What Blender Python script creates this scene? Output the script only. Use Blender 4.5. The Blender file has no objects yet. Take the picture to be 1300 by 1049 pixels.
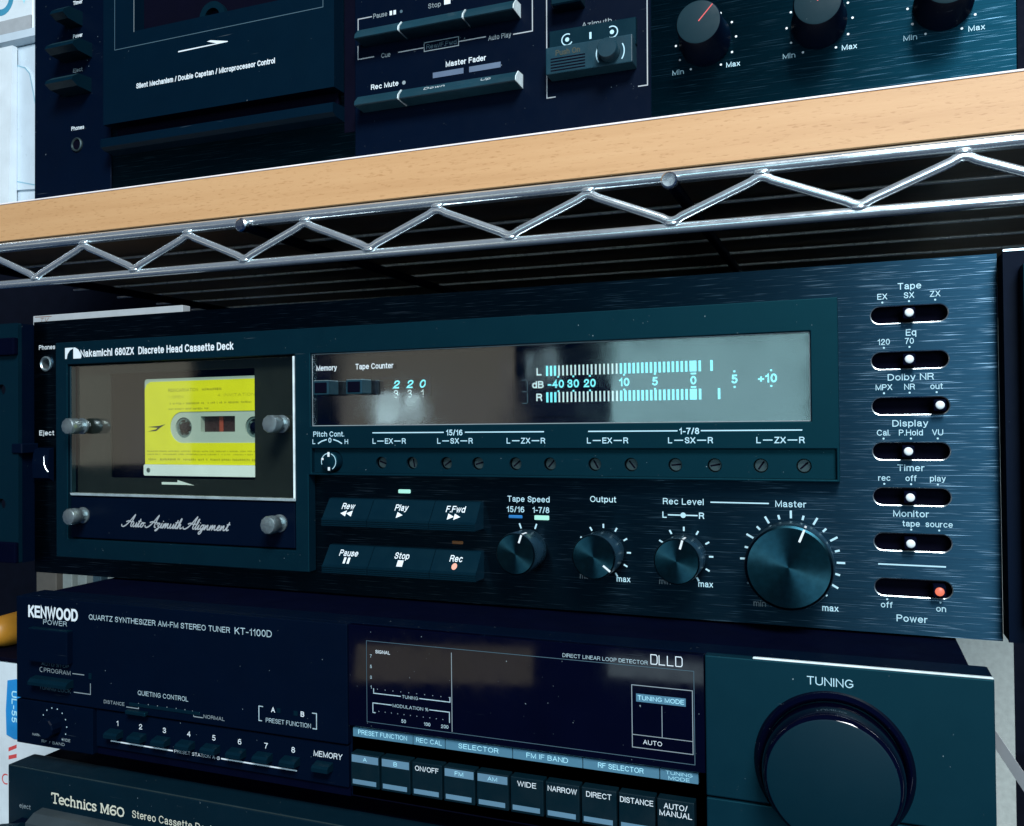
import bpy, bmesh, math, random
from mathutils import Matrix, Vector
random.seed(7)
S = 0.001                                   # every length below is in millimetres
sc = bpy.context.scene
C = sc.collection

# ------------------------------------------------------------------ camera
cam_d = bpy.data.cameras.new('camera')
cam_d.sensor_width = 36.0
cam_d.lens = 36.0 * 1100.0 / 1300.0
cam_d.clip_start = 0.01
cam_d.clip_end = 100.0
cam = bpy.data.objects.new('camera', cam_d)
C.objects.link(cam)
yaw, pitch, roll = 0.3717, 0.0120, -0.0104
r = Vector((math.cos(yaw), math.sin(yaw), 0)); f = Vector((-math.sin(yaw), math.cos(yaw), 0)); u = Vector((0, 0, 1))
f2 = f * math.cos(pitch) + u * math.sin(pitch); u2 = u * math.cos(pitch) - f * math.sin(pitch)
r3 = r * math.cos(roll) + u2 * math.sin(roll); u3 = u2 * math.cos(roll) - r * math.sin(roll)
M = Matrix((r3, u3, -f2)).transposed().to_4x4()
M.translation = Vector((437.6, -363.3, 82.06)) * S
cam.matrix_world = M
sc.camera = cam

# ------------------------------------------------------------------ world, lamps, exposure
w = bpy.data.worlds.new('World'); sc.world = w; w.use_nodes = True
bg = w.node_tree.nodes['Background']
bg.inputs[0].default_value = (0.0, 0.22, 0.90, 1)
bg.inputs[1].default_value = 0.055
def lamp(name, loc, aim, sx, sy, power, col, spread=180):
    L = bpy.data.lights.new(name, 'AREA'); L.shape = 'RECTANGLE'; L.size = sx * S; L.size_y = sy * S
    L.energy = power; L.color = col; L.spread = math.radians(spread)
    o = bpy.data.objects.new(name, L); C.objects.link(o)
    o.location = Vector(loc) * S
    o.rotation_euler = (Vector(aim) - Vector(loc)).to_track_quat('-Z', 'Y').to_euler()
    return o
lamp('ceiling_lamp', (900, -1150, 1250), (260, 0, 120), 600, 500, 50, (0.93, 0.97, 1.0))
lamp('side_window', (1060, -2000, 420), (450, 0, 150), 900, 900, 20, (0.62, 0.86, 1.0))
lamp('display_patch_lamp', (28, -2360, 205), (28, 0, 205), 610, 330, 1.6, (0.52, 0.92, 1.0))  # unseen lamp added for the pale patch reflected in the meter glass
lamp('beige_reflection_lamp', (-940, -2360, 240), (-300, 0, 160), 620, 700, 0.70, (1.0, 0.93, 0.74))  # added lamp, gives the beige reflection in the meter glass
lamp('pane_reflection_lamp', (-2350, -2360, 230), (-300, 0, 160), 560, 600, 0.75, (1.0, 0.94, 0.78))  # added lamp for the brownish reflection in the cassette door pane
lamp('tuner_warm_reflection', (-840, -2360, -720), (-200, 0, 0), 600, 120, 0.13, (1.0, 0.90, 0.60))  # strip lamp added to show as a warm reflection in the tuner glass
lamp('counter_reflection_lamp', (-1085, -2340, 140), (-1085, 0, 140), 105, 112, 0.12, (0.62, 0.90, 1.0))  # lamp patch added as a small pale reflection below the tape counter
lamp('counter_reflection_lamp', (-985, -2340, 135), (-985, 0, 135), 62, 104, 0.08, (0.62, 0.90, 1.0))  # second added lamp patch of the same pale reflection
lamp('streak_reflection_lamp', (-545, -2340, 268), (-545, 0, 268), 20, 90, 0.012, (0.62, 0.90, 1.0))  # thin lamp added for a bluish streak reflected in the meter glass
lamp('streak_reflection_lamp', (-478, -2340, 272), (-478, 0, 272), 34, 100, 0.03, (0.62, 0.90, 1.0))  # added lamp, the wider of the two reflected streaks
lamp('tuner_cool_reflection', (-120, -2360, -672), (0, 0, 0), 300, 60, 0.08, (0.7, 0.92, 1.0))  # unseen lamp added for the cool patch reflected in the tuner glass
sc.view_settings.view_transform = 'Standard'
sc.view_settings.look = 'None'
sc.view_settings.exposure = 0.0
sc.view_settings.gamma = 1.0
sc.view_settings.use_curve_mapping = False
sc.cycles.max_bounces = 8
sc.cycles.transparent_max_bounces = 12
sc.cycles.use_denoising = True
sc.cycles.caustics_reflective = False
sc.cycles.caustics_refractive = False

# ------------------------------------------------------------------ materials
def newmat(name):
    m = bpy.data.materials.new(name); m.use_nodes = True
    return m, m.node_tree.nodes, m.node_tree.links, m.node_tree.nodes['Principled BSDF']
def noise(nd, lk, scale3, detail=3.0, rough=0.5, loc=(0, 0, 0)):
    tc = nd.new('ShaderNodeTexCoord'); mp = nd.new('ShaderNodeMapping'); nz = nd.new('ShaderNodeTexNoise')
    mp.inputs['Scale'].default_value = scale3; mp.inputs['Location'].default_value = loc
    nz.inputs['Scale'].default_value = 1.0; nz.inputs['Detail'].default_value = detail; nz.inputs['Roughness'].default_value = rough
    lk.new(tc.outputs['Object'], mp.inputs['Vector']); lk.new(mp.outputs[0], nz.inputs['Vector'])
    return nz.outputs['Fac']
def ramp(nd, lk, fac, stops):
    r = nd.new('ShaderNodeValToRGB'); e = r.color_ramp.elements
    while len(e) < len(stops): e.new(0.5)
    for el, (p, c) in zip(e, stops):
        el.position = p; el.color = c if len(c) == 4 else (*c, 1)
    lk.new(fac, r.inputs[0]); return r.outputs[0]
def g3(v): return (v, v, v)
def plain(name, col, rough=0.45, metal=0.0, spec=0.5, var=0.12, rvar=0.10, scale=60, bump=0.0, bscale=2500, coat=0.0, dust=0, tint=None):
    m, nd, lk, p = newmat(name)
    n1 = noise(nd, lk, (scale,) * 3, 4)
    lk.new(ramp(nd, lk, n1, [(0.3, tuple(c * (1 - var) for c in col)), (0.7, tuple(min(1, c * (1 + var)) for c in col))]), p.inputs['Base Color'])
    if dust:                                   # sparse specks of dust and fine hairlines
        base = p.inputs['Base Color'].links[0].from_socket
        dn = noise(nd, lk, (900, 900, 700), 1.0, 0.5, (11, 3, 5)); hn = noise(nd, lk, (28, 300, 900), 2.0, 0.5, (1, 8, 2))
        ad = nd.new('ShaderNodeMath'); ad.operation = 'MAXIMUM'
        lk.new(ramp(nd, lk, dn, [(0.79, (0, 0, 0)), (0.86, g3(1))]), ad.inputs[0]); lk.new(ramp(nd, lk, hn, [(0.76, (0, 0, 0)), (0.84, g3(0.35))]), ad.inputs[1])
        mx = nd.new('ShaderNodeMix'); mx.data_type = 'RGBA'; lk.new(ad.outputs[0], mx.inputs['Factor']); lk.new(base, mx.inputs['A'])
        mx.inputs['B'].default_value = (0.20, 0.25, 0.27, 1); lk.new(mx.outputs['Result'], p.inputs['Base Color'])
    n2 = noise(nd, lk, (scale * 2.3,) * 3, 5, 0.6, (3, 1, 7))
    lk.new(ramp(nd, lk, n2, [(0.3, g3(max(0.02, rough - rvar))), (0.7, g3(min(1, rough + rvar)))]), p.inputs['Roughness'])
    p.inputs['Metallic'].default_value = metal
    p.inputs['Specular IOR Level'].default_value = spec
    p.inputs['Coat Weight'].default_value = coat
    if tint: p.inputs['Specular Tint'].default_value = (*tint, 1)
    if bump:
        b = nd.new('ShaderNodeBump'); b.inputs['Strength'].default_value = bump; b.inputs['Distance'].default_value = 0.0002
        lk.new(noise(nd, lk, (bscale,) * 3, 2), b.inputs['Height']); lk.new(b.outputs[0], p.inputs['Normal'])
    return m
def glow(name, col, strength, base=(0.02, 0.02, 0.02)):
    m, nd, lk, p = newmat(name)
    p.inputs['Base Color'].default_value = (*base, 1)
    p.inputs['Emission Color'].default_value = (*col, 1); p.inputs['Emission Strength'].default_value = strength
    n = noise(nd, lk, (900,) * 3, 2)
    lk.new(ramp(nd, lk, n, [(0.3, g3(0.35)), (0.7, g3(0.5))]), p.inputs['Roughness'])
    return m
def brushed(name, dark, light, lo, hi, rough, xs=75, zs=1700):
    m, nd, lk, p = newmat(name)
    st = noise(nd, lk, (xs, 40, zs), 2.5, 0.55)
    fine = noise(nd, lk, (xs * 0.45, 40, zs * 2.3), 2.0, 0.5, (5, 2, 9))
    mask = ramp(nd, lk, st, [(lo, (0, 0, 0)), (hi, (1, 1, 1))])
    mx = nd.new('ShaderNodeMix'); mx.data_type = 'RGBA'
    mx.inputs['A'].default_value = (*dark, 1); mx.inputs['B'].default_value = (*light, 1)
    lk.new(mask, mx.inputs['Factor'])
    sh = nd.new('ShaderNodeMix'); sh.data_type = 'RGBA'; sh.blend_type = 'MULTIPLY'; sh.inputs['Factor'].default_value = 1
    lk.new(mx.outputs['Result'], sh.inputs['A'])
    lk.new(ramp(nd, lk, fine, [(0.32, g3(0.80)), (0.68, g3(1.18))]), sh.inputs['B'])
    lk.new(sh.outputs['Result'], p.inputs['Base Color'])
    p.inputs['Metallic'].default_value = 1.0
    lk.new(ramp(nd, lk, st, [(lo - 0.04, g3(rough)), (hi, g3(rough * 0.72))]), p.inputs['Roughness'])
    p.inputs['Anisotropic'].default_value = 0.9
    cv = nd.new('ShaderNodeCombineXYZ'); cv.inputs[2].default_value = 1.0            # grooves run along X: light spreads up and down
    lk.new(cv.outputs[0], p.inputs['Tangent'])
    return m
def spun(name, col, rough=0.3):
    """turned metal knob face: radial sheen from anisotropy round the face's own centre"""
    m, nd, lk, p = newmat(name)
    n = noise(nd, lk, (400,) * 3, 3)
    lk.new(ramp(nd, lk, n, [(0.3, tuple(c * 0.85 for c in col)), (0.7, tuple(c * 1.15 for c in col))]), p.inputs['Base Color'])
    p.inputs['Metallic'].default_value = 1.0; p.inputs['Roughness'].default_value = rough
    p.inputs['Anisotropic'].default_value = 0.85
    t = nd.new('ShaderNodeTangent'); t.direction_type = 'RADIAL'; t.axis = 'Y'
    lk.new(t.outputs[0], p.inputs['Tangent'])
    return m
def pane(name, ior, tint=(1, 1, 1), rough=0.015, gl=(1, 1, 1)):
    m, nd, lk, p = newmat(name); nd.remove(p)
    out = nd['Material Output']; mx = nd.new('ShaderNodeMixShader'); tr = nd.new('ShaderNodeBsdfTransparent'); gs = nd.new('ShaderNodeBsdfGlossy'); fr = nd.new('ShaderNodeFresnel')
    tr.inputs[0].default_value = (*tint, 1); gs.inputs['Color'].default_value = (*gl, 1); fr.inputs['IOR'].default_value = ior
    n = noise(nd, lk, (45, 45, 45), 5, 0.6)
    lk.new(ramp(nd, lk, n, [(0.35, g3(rough * 0.5)), (0.75, g3(rough * 2.5))]), gs.inputs['Roughness'])
    ge = nd.new('ShaderNodeNewGeometry'); mi = nd.new('ShaderNodeMix'); mi.data_type = 'FLOAT'
    mi.inputs['A'].default_value = ior; mi.inputs['B'].default_value = 1.0 / ior     # same reflectance from inside the sheet
    lk.new(ge.outputs['Backfacing'], mi.inputs['Factor']); lk.new(mi.outputs['Result'], fr.inputs['IOR'])
    lk.new(fr.outputs[0], mx.inputs[0]); lk.new(tr.outputs[0], mx.inputs[1]); lk.new(gs.outputs[0], mx.inputs[2]); lk.new(mx.outputs[0], out.inputs[0])
    return m
def wood(name):
    m, nd, lk, p = newmat(name)
    a = noise(nd, lk, (5, 60, 120), 4, 0.6)
    d = noise(nd, lk, (260, 900, 1500), 2, 0.5, (2, 4, 1))
    c1 = ramp(nd, lk, a, [(0.25, (0.47, 0.255, 0.112)), (0.5, (0.53, 0.300, 0.138)), (0.8, (0.58, 0.345, 0.168))])
    sh = nd.new('ShaderNodeMix'); sh.data_type = 'RGBA'; sh.blend_type = 'MULTIPLY'; sh.inputs['Factor'].default_value = 1
    lk.new(c1, sh.inputs['A']); lk.new(ramp(nd, lk, d, [(0.26, (0.80, 0.74, 0.67)), (0.41, (1, 1, 1))]), sh.inputs['B'])
    lk.new(sh.outputs['Result'], p.inputs['Base Color'])
    p.inputs['Roughness'].default_value = 0.5
    b = nd.new('ShaderNodeBump'); b.inputs['Strength'].default_value = 0.15; b.inputs['Distance'].default_value = 0.0002
    lk.new(d, b.inputs['Height']); lk.new(b.outputs[0], p.inputs['Normal'])
    return m
MT = dict(
    rim=plain('machined_bevel', (0.62, 0.70, 0.72), 0.30, metal=1.0),
    bezel2=plain('upper_deck_door', (0.0005, 0.006, 0.0145), 0.48, spec=0.10, tint=(0.3, 0.8, 1.0), var=0.05, rvar=0.04, bump=0.1, dust=1),
    kkey=plain('tuner_key', (0.0006, 0.009, 0.015), 0.42, spec=0.25, var=0.05, bump=0.05),
    lid=plain('grey_lid', (0.030, 0.042, 0.048), 0.4, spec=0.3, var=0.12),
    matwire=plain('pale_wire', (0.88, 0.84, 0.76), 0.30, metal=0.25),  # pale beige colour stands for the highlight along the chrome mat wires
    bookgrey=plain('grey_spine', (0.16, 0.15, 0.13), 0.7), bookpale=plain('pale_spine', (0.34, 0.40, 0.38), 0.6),
    panel=brushed('brushed_black_metal', (0.0085, 0.030, 0.052), (0.21, 0.33, 0.43), 0.59, 0.78, 0.46, 48, 2900),
    panel2=brushed('brushed_dark_metal', (0.0020, 0.018, 0.030), (0.055, 0.12, 0.17), 0.59, 0.78, 0.46, 50, 2300),
    bezel=plain('satin_teal_black', (0.0006, 0.0058, 0.0130), 0.55, spec=0.32, tint=(0.12, 0.85, 1.0), dust=1, var=0.05, rvar=0.04, bump=0.10),
    navy=plain('navy_black_plastic', (0.0003, 0.0030, 0.011), 0.45, spec=0.05, dust=1, var=0.05, rvar=0.04, bump=0.06),
    dull=plain('dull_navy_black', (0.0003, 0.0012, 0.008), 0.7, spec=0.03),
    cavity=plain('cavity_black', (0.0008, 0.001, 0.006), 0.8, spec=0.05),
    well=plain('well_brown_black', (0.010, 0.014, 0.014), 0.6, spec=0.2),
    knobside=plain('knob_side', (0.006, 0.020, 0.032), 0.30, metal=0.0, spec=0.6),
    knobface=spun('turned_knob_face', (0.012, 0.050, 0.070), 0.34),
    knobgrey=plain('matte_grey_knob', (0.007, 0.024, 0.033), 0.55, spec=0.10, var=0.05, dust=1),
    button=plain('button_teal', (0.0007, 0.0085, 0.0165), 0.42, spec=0.25, tint=(0.3, 0.85, 1.0), var=0.06, rvar=0.05, bump=0.12),
    buttonlit=plain('button_slate', (0.008, 0.034, 0.050), 0.40, spec=0.2, bump=0.2, var=0.15),
    kpanel=plain('tuner_satin_panel', (0.0006, 0.0100, 0.0190), 0.53, spec=0.42, tint=(0.2, 0.85, 1.0), dust=1, var=0.04, rvar=0.03, bump=0.05),
    kgloss=plain('tuner_gloss_black', (0.0008, 0.0012, 0.007), 0.05, rvar=0.02, spec=0.55, dust=1),
    kknob=plain('tuner_knob', (0.0006, 0.014, 0.0235), 0.5, rvar=0.03, spec=0.12, var=0.03),
    tpanel=plain('lower_deck_panel', (0.0010, 0.0095, 0.0175), 0.5, spec=0.1, dust=1, var=0.06, rvar=0.05, bump=0.15),
    white=plain('white_print', (0.66, 0.73, 0.76), 0.6, var=0.05),
    cyanprint=plain('pale_blue_print', (0.40, 0.62, 0.70), 0.6, var=0.06),
    grey=plain('grey_print', (0.22, 0.27, 0.29), 0.6, var=0.08),
    dimprint=plain('dim_print', (0.05, 0.10, 0.13), 0.6, var=0.08),
    kprint=plain('worn_grey_print', (0.36, 0.48, 0.52), 0.6, var=0.25, scale=500),
    gold=plain('pale_gold_print', (0.62, 0.62, 0.50), 0.5, var=0.08),
    blueprint=plain('blue_band_print', (0.06, 0.165, 0.24), 0.5, var=0.06),
    blueglow=plain('blue_indicator', (0.10, 0.20, 0.28), 0.45, var=0.06),
    slate=plain('slate_bar', (0.09, 0.13, 0.20), 0.5),
    screw=plain('screw_metal', (0.36, 0.45, 0.47), 0.38, metal=0.9, var=0.15, scale=200),
    trim=plain('trimmer_metal', (0.035, 0.06, 0.065), 0.4, metal=0.6),
    steel=plain('bright_steel', (0.85, 0.92, 0.95), 0.25, metal=1.0),
    chrome=plain('chrome', (0.84, 0.92, 0.96), 0.20, metal=0.84, rvar=0.05, var=0.06),
    edge=plain('pale_edge', (0.62, 0.74, 0.76), 0.25, var=0.2, scale=120),  # pale colour holds light caught on pane and tuner edges
    wood=wood('beech_laminate'),
    woodedge=plain('white_edge', (0.80, 0.74, 0.74), 0.5),
    yellow=plain('yellow_label', (0.78, 0.74, 0.012), 0.5, var=0.05),
    olive=plain('olive_print', (0.42, 0.40, 0.012), 0.6),
    ink=plain('dark_ink', (0.03, 0.035, 0.02), 0.6),
    shell=plain('cassette_shell', (0.42, 0.50, 0.47), 0.4, var=0.05),
    shellwhite=plain('cassette_white', (0.74, 0.82, 0.86), 0.4, var=0.04),
    tape=plain('brown_tape', (0.035, 0.020, 0.022), 0.3),
    redtape=plain('red_leader', (0.30, 0.06, 0.04), 0.4),
    red=plain('red_print', (0.62, 0.07, 0.07), 0.5),
    paper=plain('grey_white_card', (0.33, 0.36, 0.38), 0.7, var=0.06, scale=160),
    brownink=plain('brown_ink', (0.20, 0.12, 0.09), 0.7),
    box=plain('white_card_box', (0.62, 0.70, 0.74), 0.6, var=0.07),
    plastic=plain('pale_blue_plastic', (0.50, 0.60, 0.67), 0.35, var=0.05),
    plastic2=plain('pale_plastic_seam', (0.22, 0.42, 0.52), 0.4),
    blue=plain('blue_sticker', (0.015, 0.24, 0.58), 0.45),
    bluetext=plain('blue_lettering', (0.05, 0.26, 0.40), 0.5),
    lightblue=plain('light_blue_text', (0.42, 0.80, 0.95), 0.5),
    orange=plain('orange_plastic', (0.50, 0.22, 0.02), 0.5, var=0.15),
    wall=plain('dark_wall', (0.004, 0.006, 0.014), 0.9, spec=0.1),
    upright=plain('grey_plaster', (0.52, 0.57, 0.54), 0.8, var=0.10, scale=260, bump=0.4, bscale=1500),
    strap=plain('white_strap', (0.84, 0.87, 0.90), 0.5),
    meter=glow('meter_light', (0.20, 0.80, 0.92), 1.35),
    meterw=glow('meter_pale_light', (0.72, 0.92, 0.95), 1.0),
    ghost=plain('unlit_segment', (0.10, 0.16, 0.17), 0.4),
    greenled=glow('green_lamp', (0.42, 0.95, 0.83), 0.95),
    orangeled=plain('amber_lens', (0.24, 0.09, 0.03), 0.4),
    redled=glow('red_lamp', (1.0, 0.22, 0.12), 0.9),
    blueled=plain('blue_lens', (0.02, 0.16, 0.42), 0.4),
    glass=pane('display_glass', 1.72, (0.92, 0.97, 0.97), 0.055),
    doorglass=pane('door_acrylic', 1.50, (0.93, 0.95, 0.90), 0.03),
)

# ------------------------------------------------------------------ building helpers
WT = {}
def link(name, data, parent=None, at=(0, 0, 0)):
    o = bpy.data.objects.new(name, data); C.objects.link(o)
    at = Vector(at); WT[o] = at
    if parent is not None:
        o.parent = parent; o.matrix_parent_inverse = Matrix.Translation(-WT[parent] * S)
    o.location = at * S
    return o
def thing(name, label, cat, at, group=None):
    o = link(name, None, None, at); o.empty_display_size = 0.01
    o['label'] = label; o['category'] = cat
    if group: o['group'] = group
    return o
def mesh_of(bm, mat, smooth=None):
    bmesh.ops.recalc_face_normals(bm, faces=bm.faces)
    bmesh.ops.scale(bm, vec=(S, S, S), verts=bm.verts)
    me = bpy.data.meshes.new('mesh'); bm.to_mesh(me); bm.free()
    me.materials.append(mat if not isinstance(mat, str) else MT[mat])
    if smooth is not None:
        for p in me.polygons: p.use_smooth = True
        me.set_sharp_from_angle(angle=math.radians(smooth))
    return me
def put(name, bm, mat, parent=None, at=(0, 0, 0), smooth=None):
    """geometry given in world millimetres, origin moved to `at`"""
    if at != (0, 0, 0): bmesh.ops.translate(bm, vec=-Vector(at), verts=bm.verts)
    me = mesh_of(bm, mat, smooth)
    o = link(name, me, parent, at); me.name = o.name
    return o
def add_box(bm, x0, x1, y0, y1, z0, z1, bev=0.0, seg=1):
    vs = [bm.verts.new((x, y, z)) for x in (x0, x1) for y in (y0, y1) for z in (z0, z1)]
    fs = [bm.faces.new([vs[i] for i in q]) for q in ((0, 1, 3, 2), (4, 6, 7, 5), (0, 4, 5, 1), (2, 3, 7, 6), (0, 2, 6, 4), (1, 5, 7, 3))]
    bmesh.ops.recalc_face_normals(bm, faces=fs)
    if bev:
        es = list({e for f_ in fs for e in f_.edges})
        bmesh.ops.bevel(bm, geom=es, offset=bev, segments=seg, affect='EDGES', profile=0.6)
def box(x0, x1, y0, y1, z0, z1, bev=0.0, seg=1):
    bm = bmesh.new(); add_box(bm, x0, x1, y0, y1, z0, z1, bev, seg); return bm
def add_plate(bm, outline, holes, yf, yb):
    """flat plate in the XZ plane with real holes"""
    loops = [outline] + list(holes)
    edges = []; rings = []
    for lp in loops:
        fv = [bm.verts.new((x, yf, z)) for x, z in lp]; bv = [bm.verts.new((x, yb, z)) for x, z in lp]
        n = len(lp)
        for i in range(n): bm.faces.new((fv[i], fv[(i + 1) % n], bv[(i + 1) % n], bv[i]))
        rings.append((fv, bv))
    for k in (0, 1):
        es = []
        for rg in rings:
            v = rg[k]; n = len(v)
            es += [bm.edges.get((v[i], v[(i + 1) % n])) for i in range(n)]
        bmesh.ops.triangle_fill(bm, use_beauty=True, edges=es)
def plate(outline, holes, yf, yb):
    bm = bmesh.new(); add_plate(bm, outline, holes, yf, yb); return bm
def rect(x0, x1, z0, z1): return [(x0, z0), (x1, z0), (x1, z1), (x0, z1)]
def rrect(x0, x1, z0, z1, rad, n=6):
    o = []
    for cx, cz, a0 in ((x1 - rad, z0 + rad, -90), (x1 - rad, z1 - rad, 0), (x0 + rad, z1 - rad, 90), (x0 + rad, z0 + rad, 180)):
        for i in range(n + 1):
            a = math.radians(a0 + 90 * i / n); o.append((cx + rad * math.cos(a), cz + rad * math.sin(a)))
    return o
def circ(cx, cz, rad, n=28): return [(cx + rad * math.cos(2 * math.pi * i / n), cz + rad * math.sin(2 * math.pi * i / n)) for i in range(n)]
def add_lathe(bm, cx, cz, prof, n=40, cap0=True, cap1=True):
    """profile [(radius, y)...] turned about an axis along Y"""
    rings = []
    for rad, y in prof:
        rings.append([bm.verts.new((cx + rad * math.cos(2 * math.pi * i / n), y, cz + rad * math.sin(2 * math.pi * i / n))) for i in range(n)])
    for a, b in zip(rings, rings[1:]):
        for i in range(n): bm.faces.new((a[i], a[(i + 1) % n], b[(i + 1) % n], b[i]))
    if cap0: bm.faces.new(rings[0])
    if cap1: bm.faces.new(rings[-1])
def lathe(cx, cz, prof, n=40, cap0=True, cap1=True):
    bm = bmesh.new(); add_lathe(bm, cx, cz, prof, n, cap0, cap1); return bm
def add_tube(bm, pts, rad, n=12):
    pts = [Vector(p) for p in pts]; rings = []
    up = Vector((0, 1, 0))
    for i, p in enumerate(pts):
        t = ((pts[min(i + 1, len(pts) - 1)] - p).normalized() + (p - pts[max(i - 1, 0)]).normalized()).normalized()
        ref = up if abs(t.dot(up)) < 0.95 else Vector((0, 0, 1))
        s = t.cross(ref).normalized(); q = s.cross(t)
        rings.append([bm.verts.new(p + s * rad * math.cos(2 * math.pi * k / n) + q * rad * math.sin(2 * math.pi * k / n)) for k in range(n)])
    for a, b in zip(rings, rings[1:]):
        for k in range(n): bm.faces.new((a[k], a[(k + 1) % n], b[(k + 1) % n], b[k]))
    bm.faces.new(rings[0]); bm.faces.new(rings[-1])
def tube(pts, rad, n=12):
    bm = bmesh.new(); add_tube(bm, pts, rad, n); return bm
def add_prism(bm, prof, x0, x1):
    """profile [(y,z)...] drawn out along X"""
    a = [bm.verts.new((x0, y, z)) for y, z in prof]; b = [bm.verts.new((x1, y, z)) for y, z in prof]; n = len(prof)
    for i in range(n): bm.faces.new((a[i], a[(i + 1) % n], b[(i + 1) % n], b[i]))
    bm.faces.new(a); bm.faces.new(b)
def prism(prof, x0, x1):
    bm = bmesh.new(); add_prism(bm, prof, x0, x1); return bm
# --- lettering: a plain grotesque drawn as centre-line strokes, turned into flat raised print
def _a(cx, cy, rx, ry, a0, a1, n=9): return [(cx + rx * math.cos(math.radians(a0 + (a1 - a0) * i / n)), cy + ry * math.sin(math.radians(a0 + (a1 - a0) * i / n))) for i in range(n + 1)]
def _s(pts, k=4):
    out = []
    for i in range(len(pts) - 1):
        p0, p1, p2, p3 = pts[max(i - 1, 0)], pts[i], pts[i + 1], pts[min(i + 2, len(pts) - 1)]
        for q in range(k):
            t = q / k
            out.append(tuple(0.5 * (2 * b + (c - a) * t + (2 * a - 5 * b + 4 * c - d) * t * t + (3 * b - a - 3 * c + d) * t ** 3) for a, b, c, d in zip(p0, p1, p2, p3)))
    return out + [pts[-1]]
_S = [(.59, .74), (.50, .93), (.31, 1), (.11, .93), (.04, .75), (.12, .60), (.31, .53), (.52, .43), (.61, .27), (.52, .07), (.31, 0), (.10, .06), (.02, .26)]
X_ = .73
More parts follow.
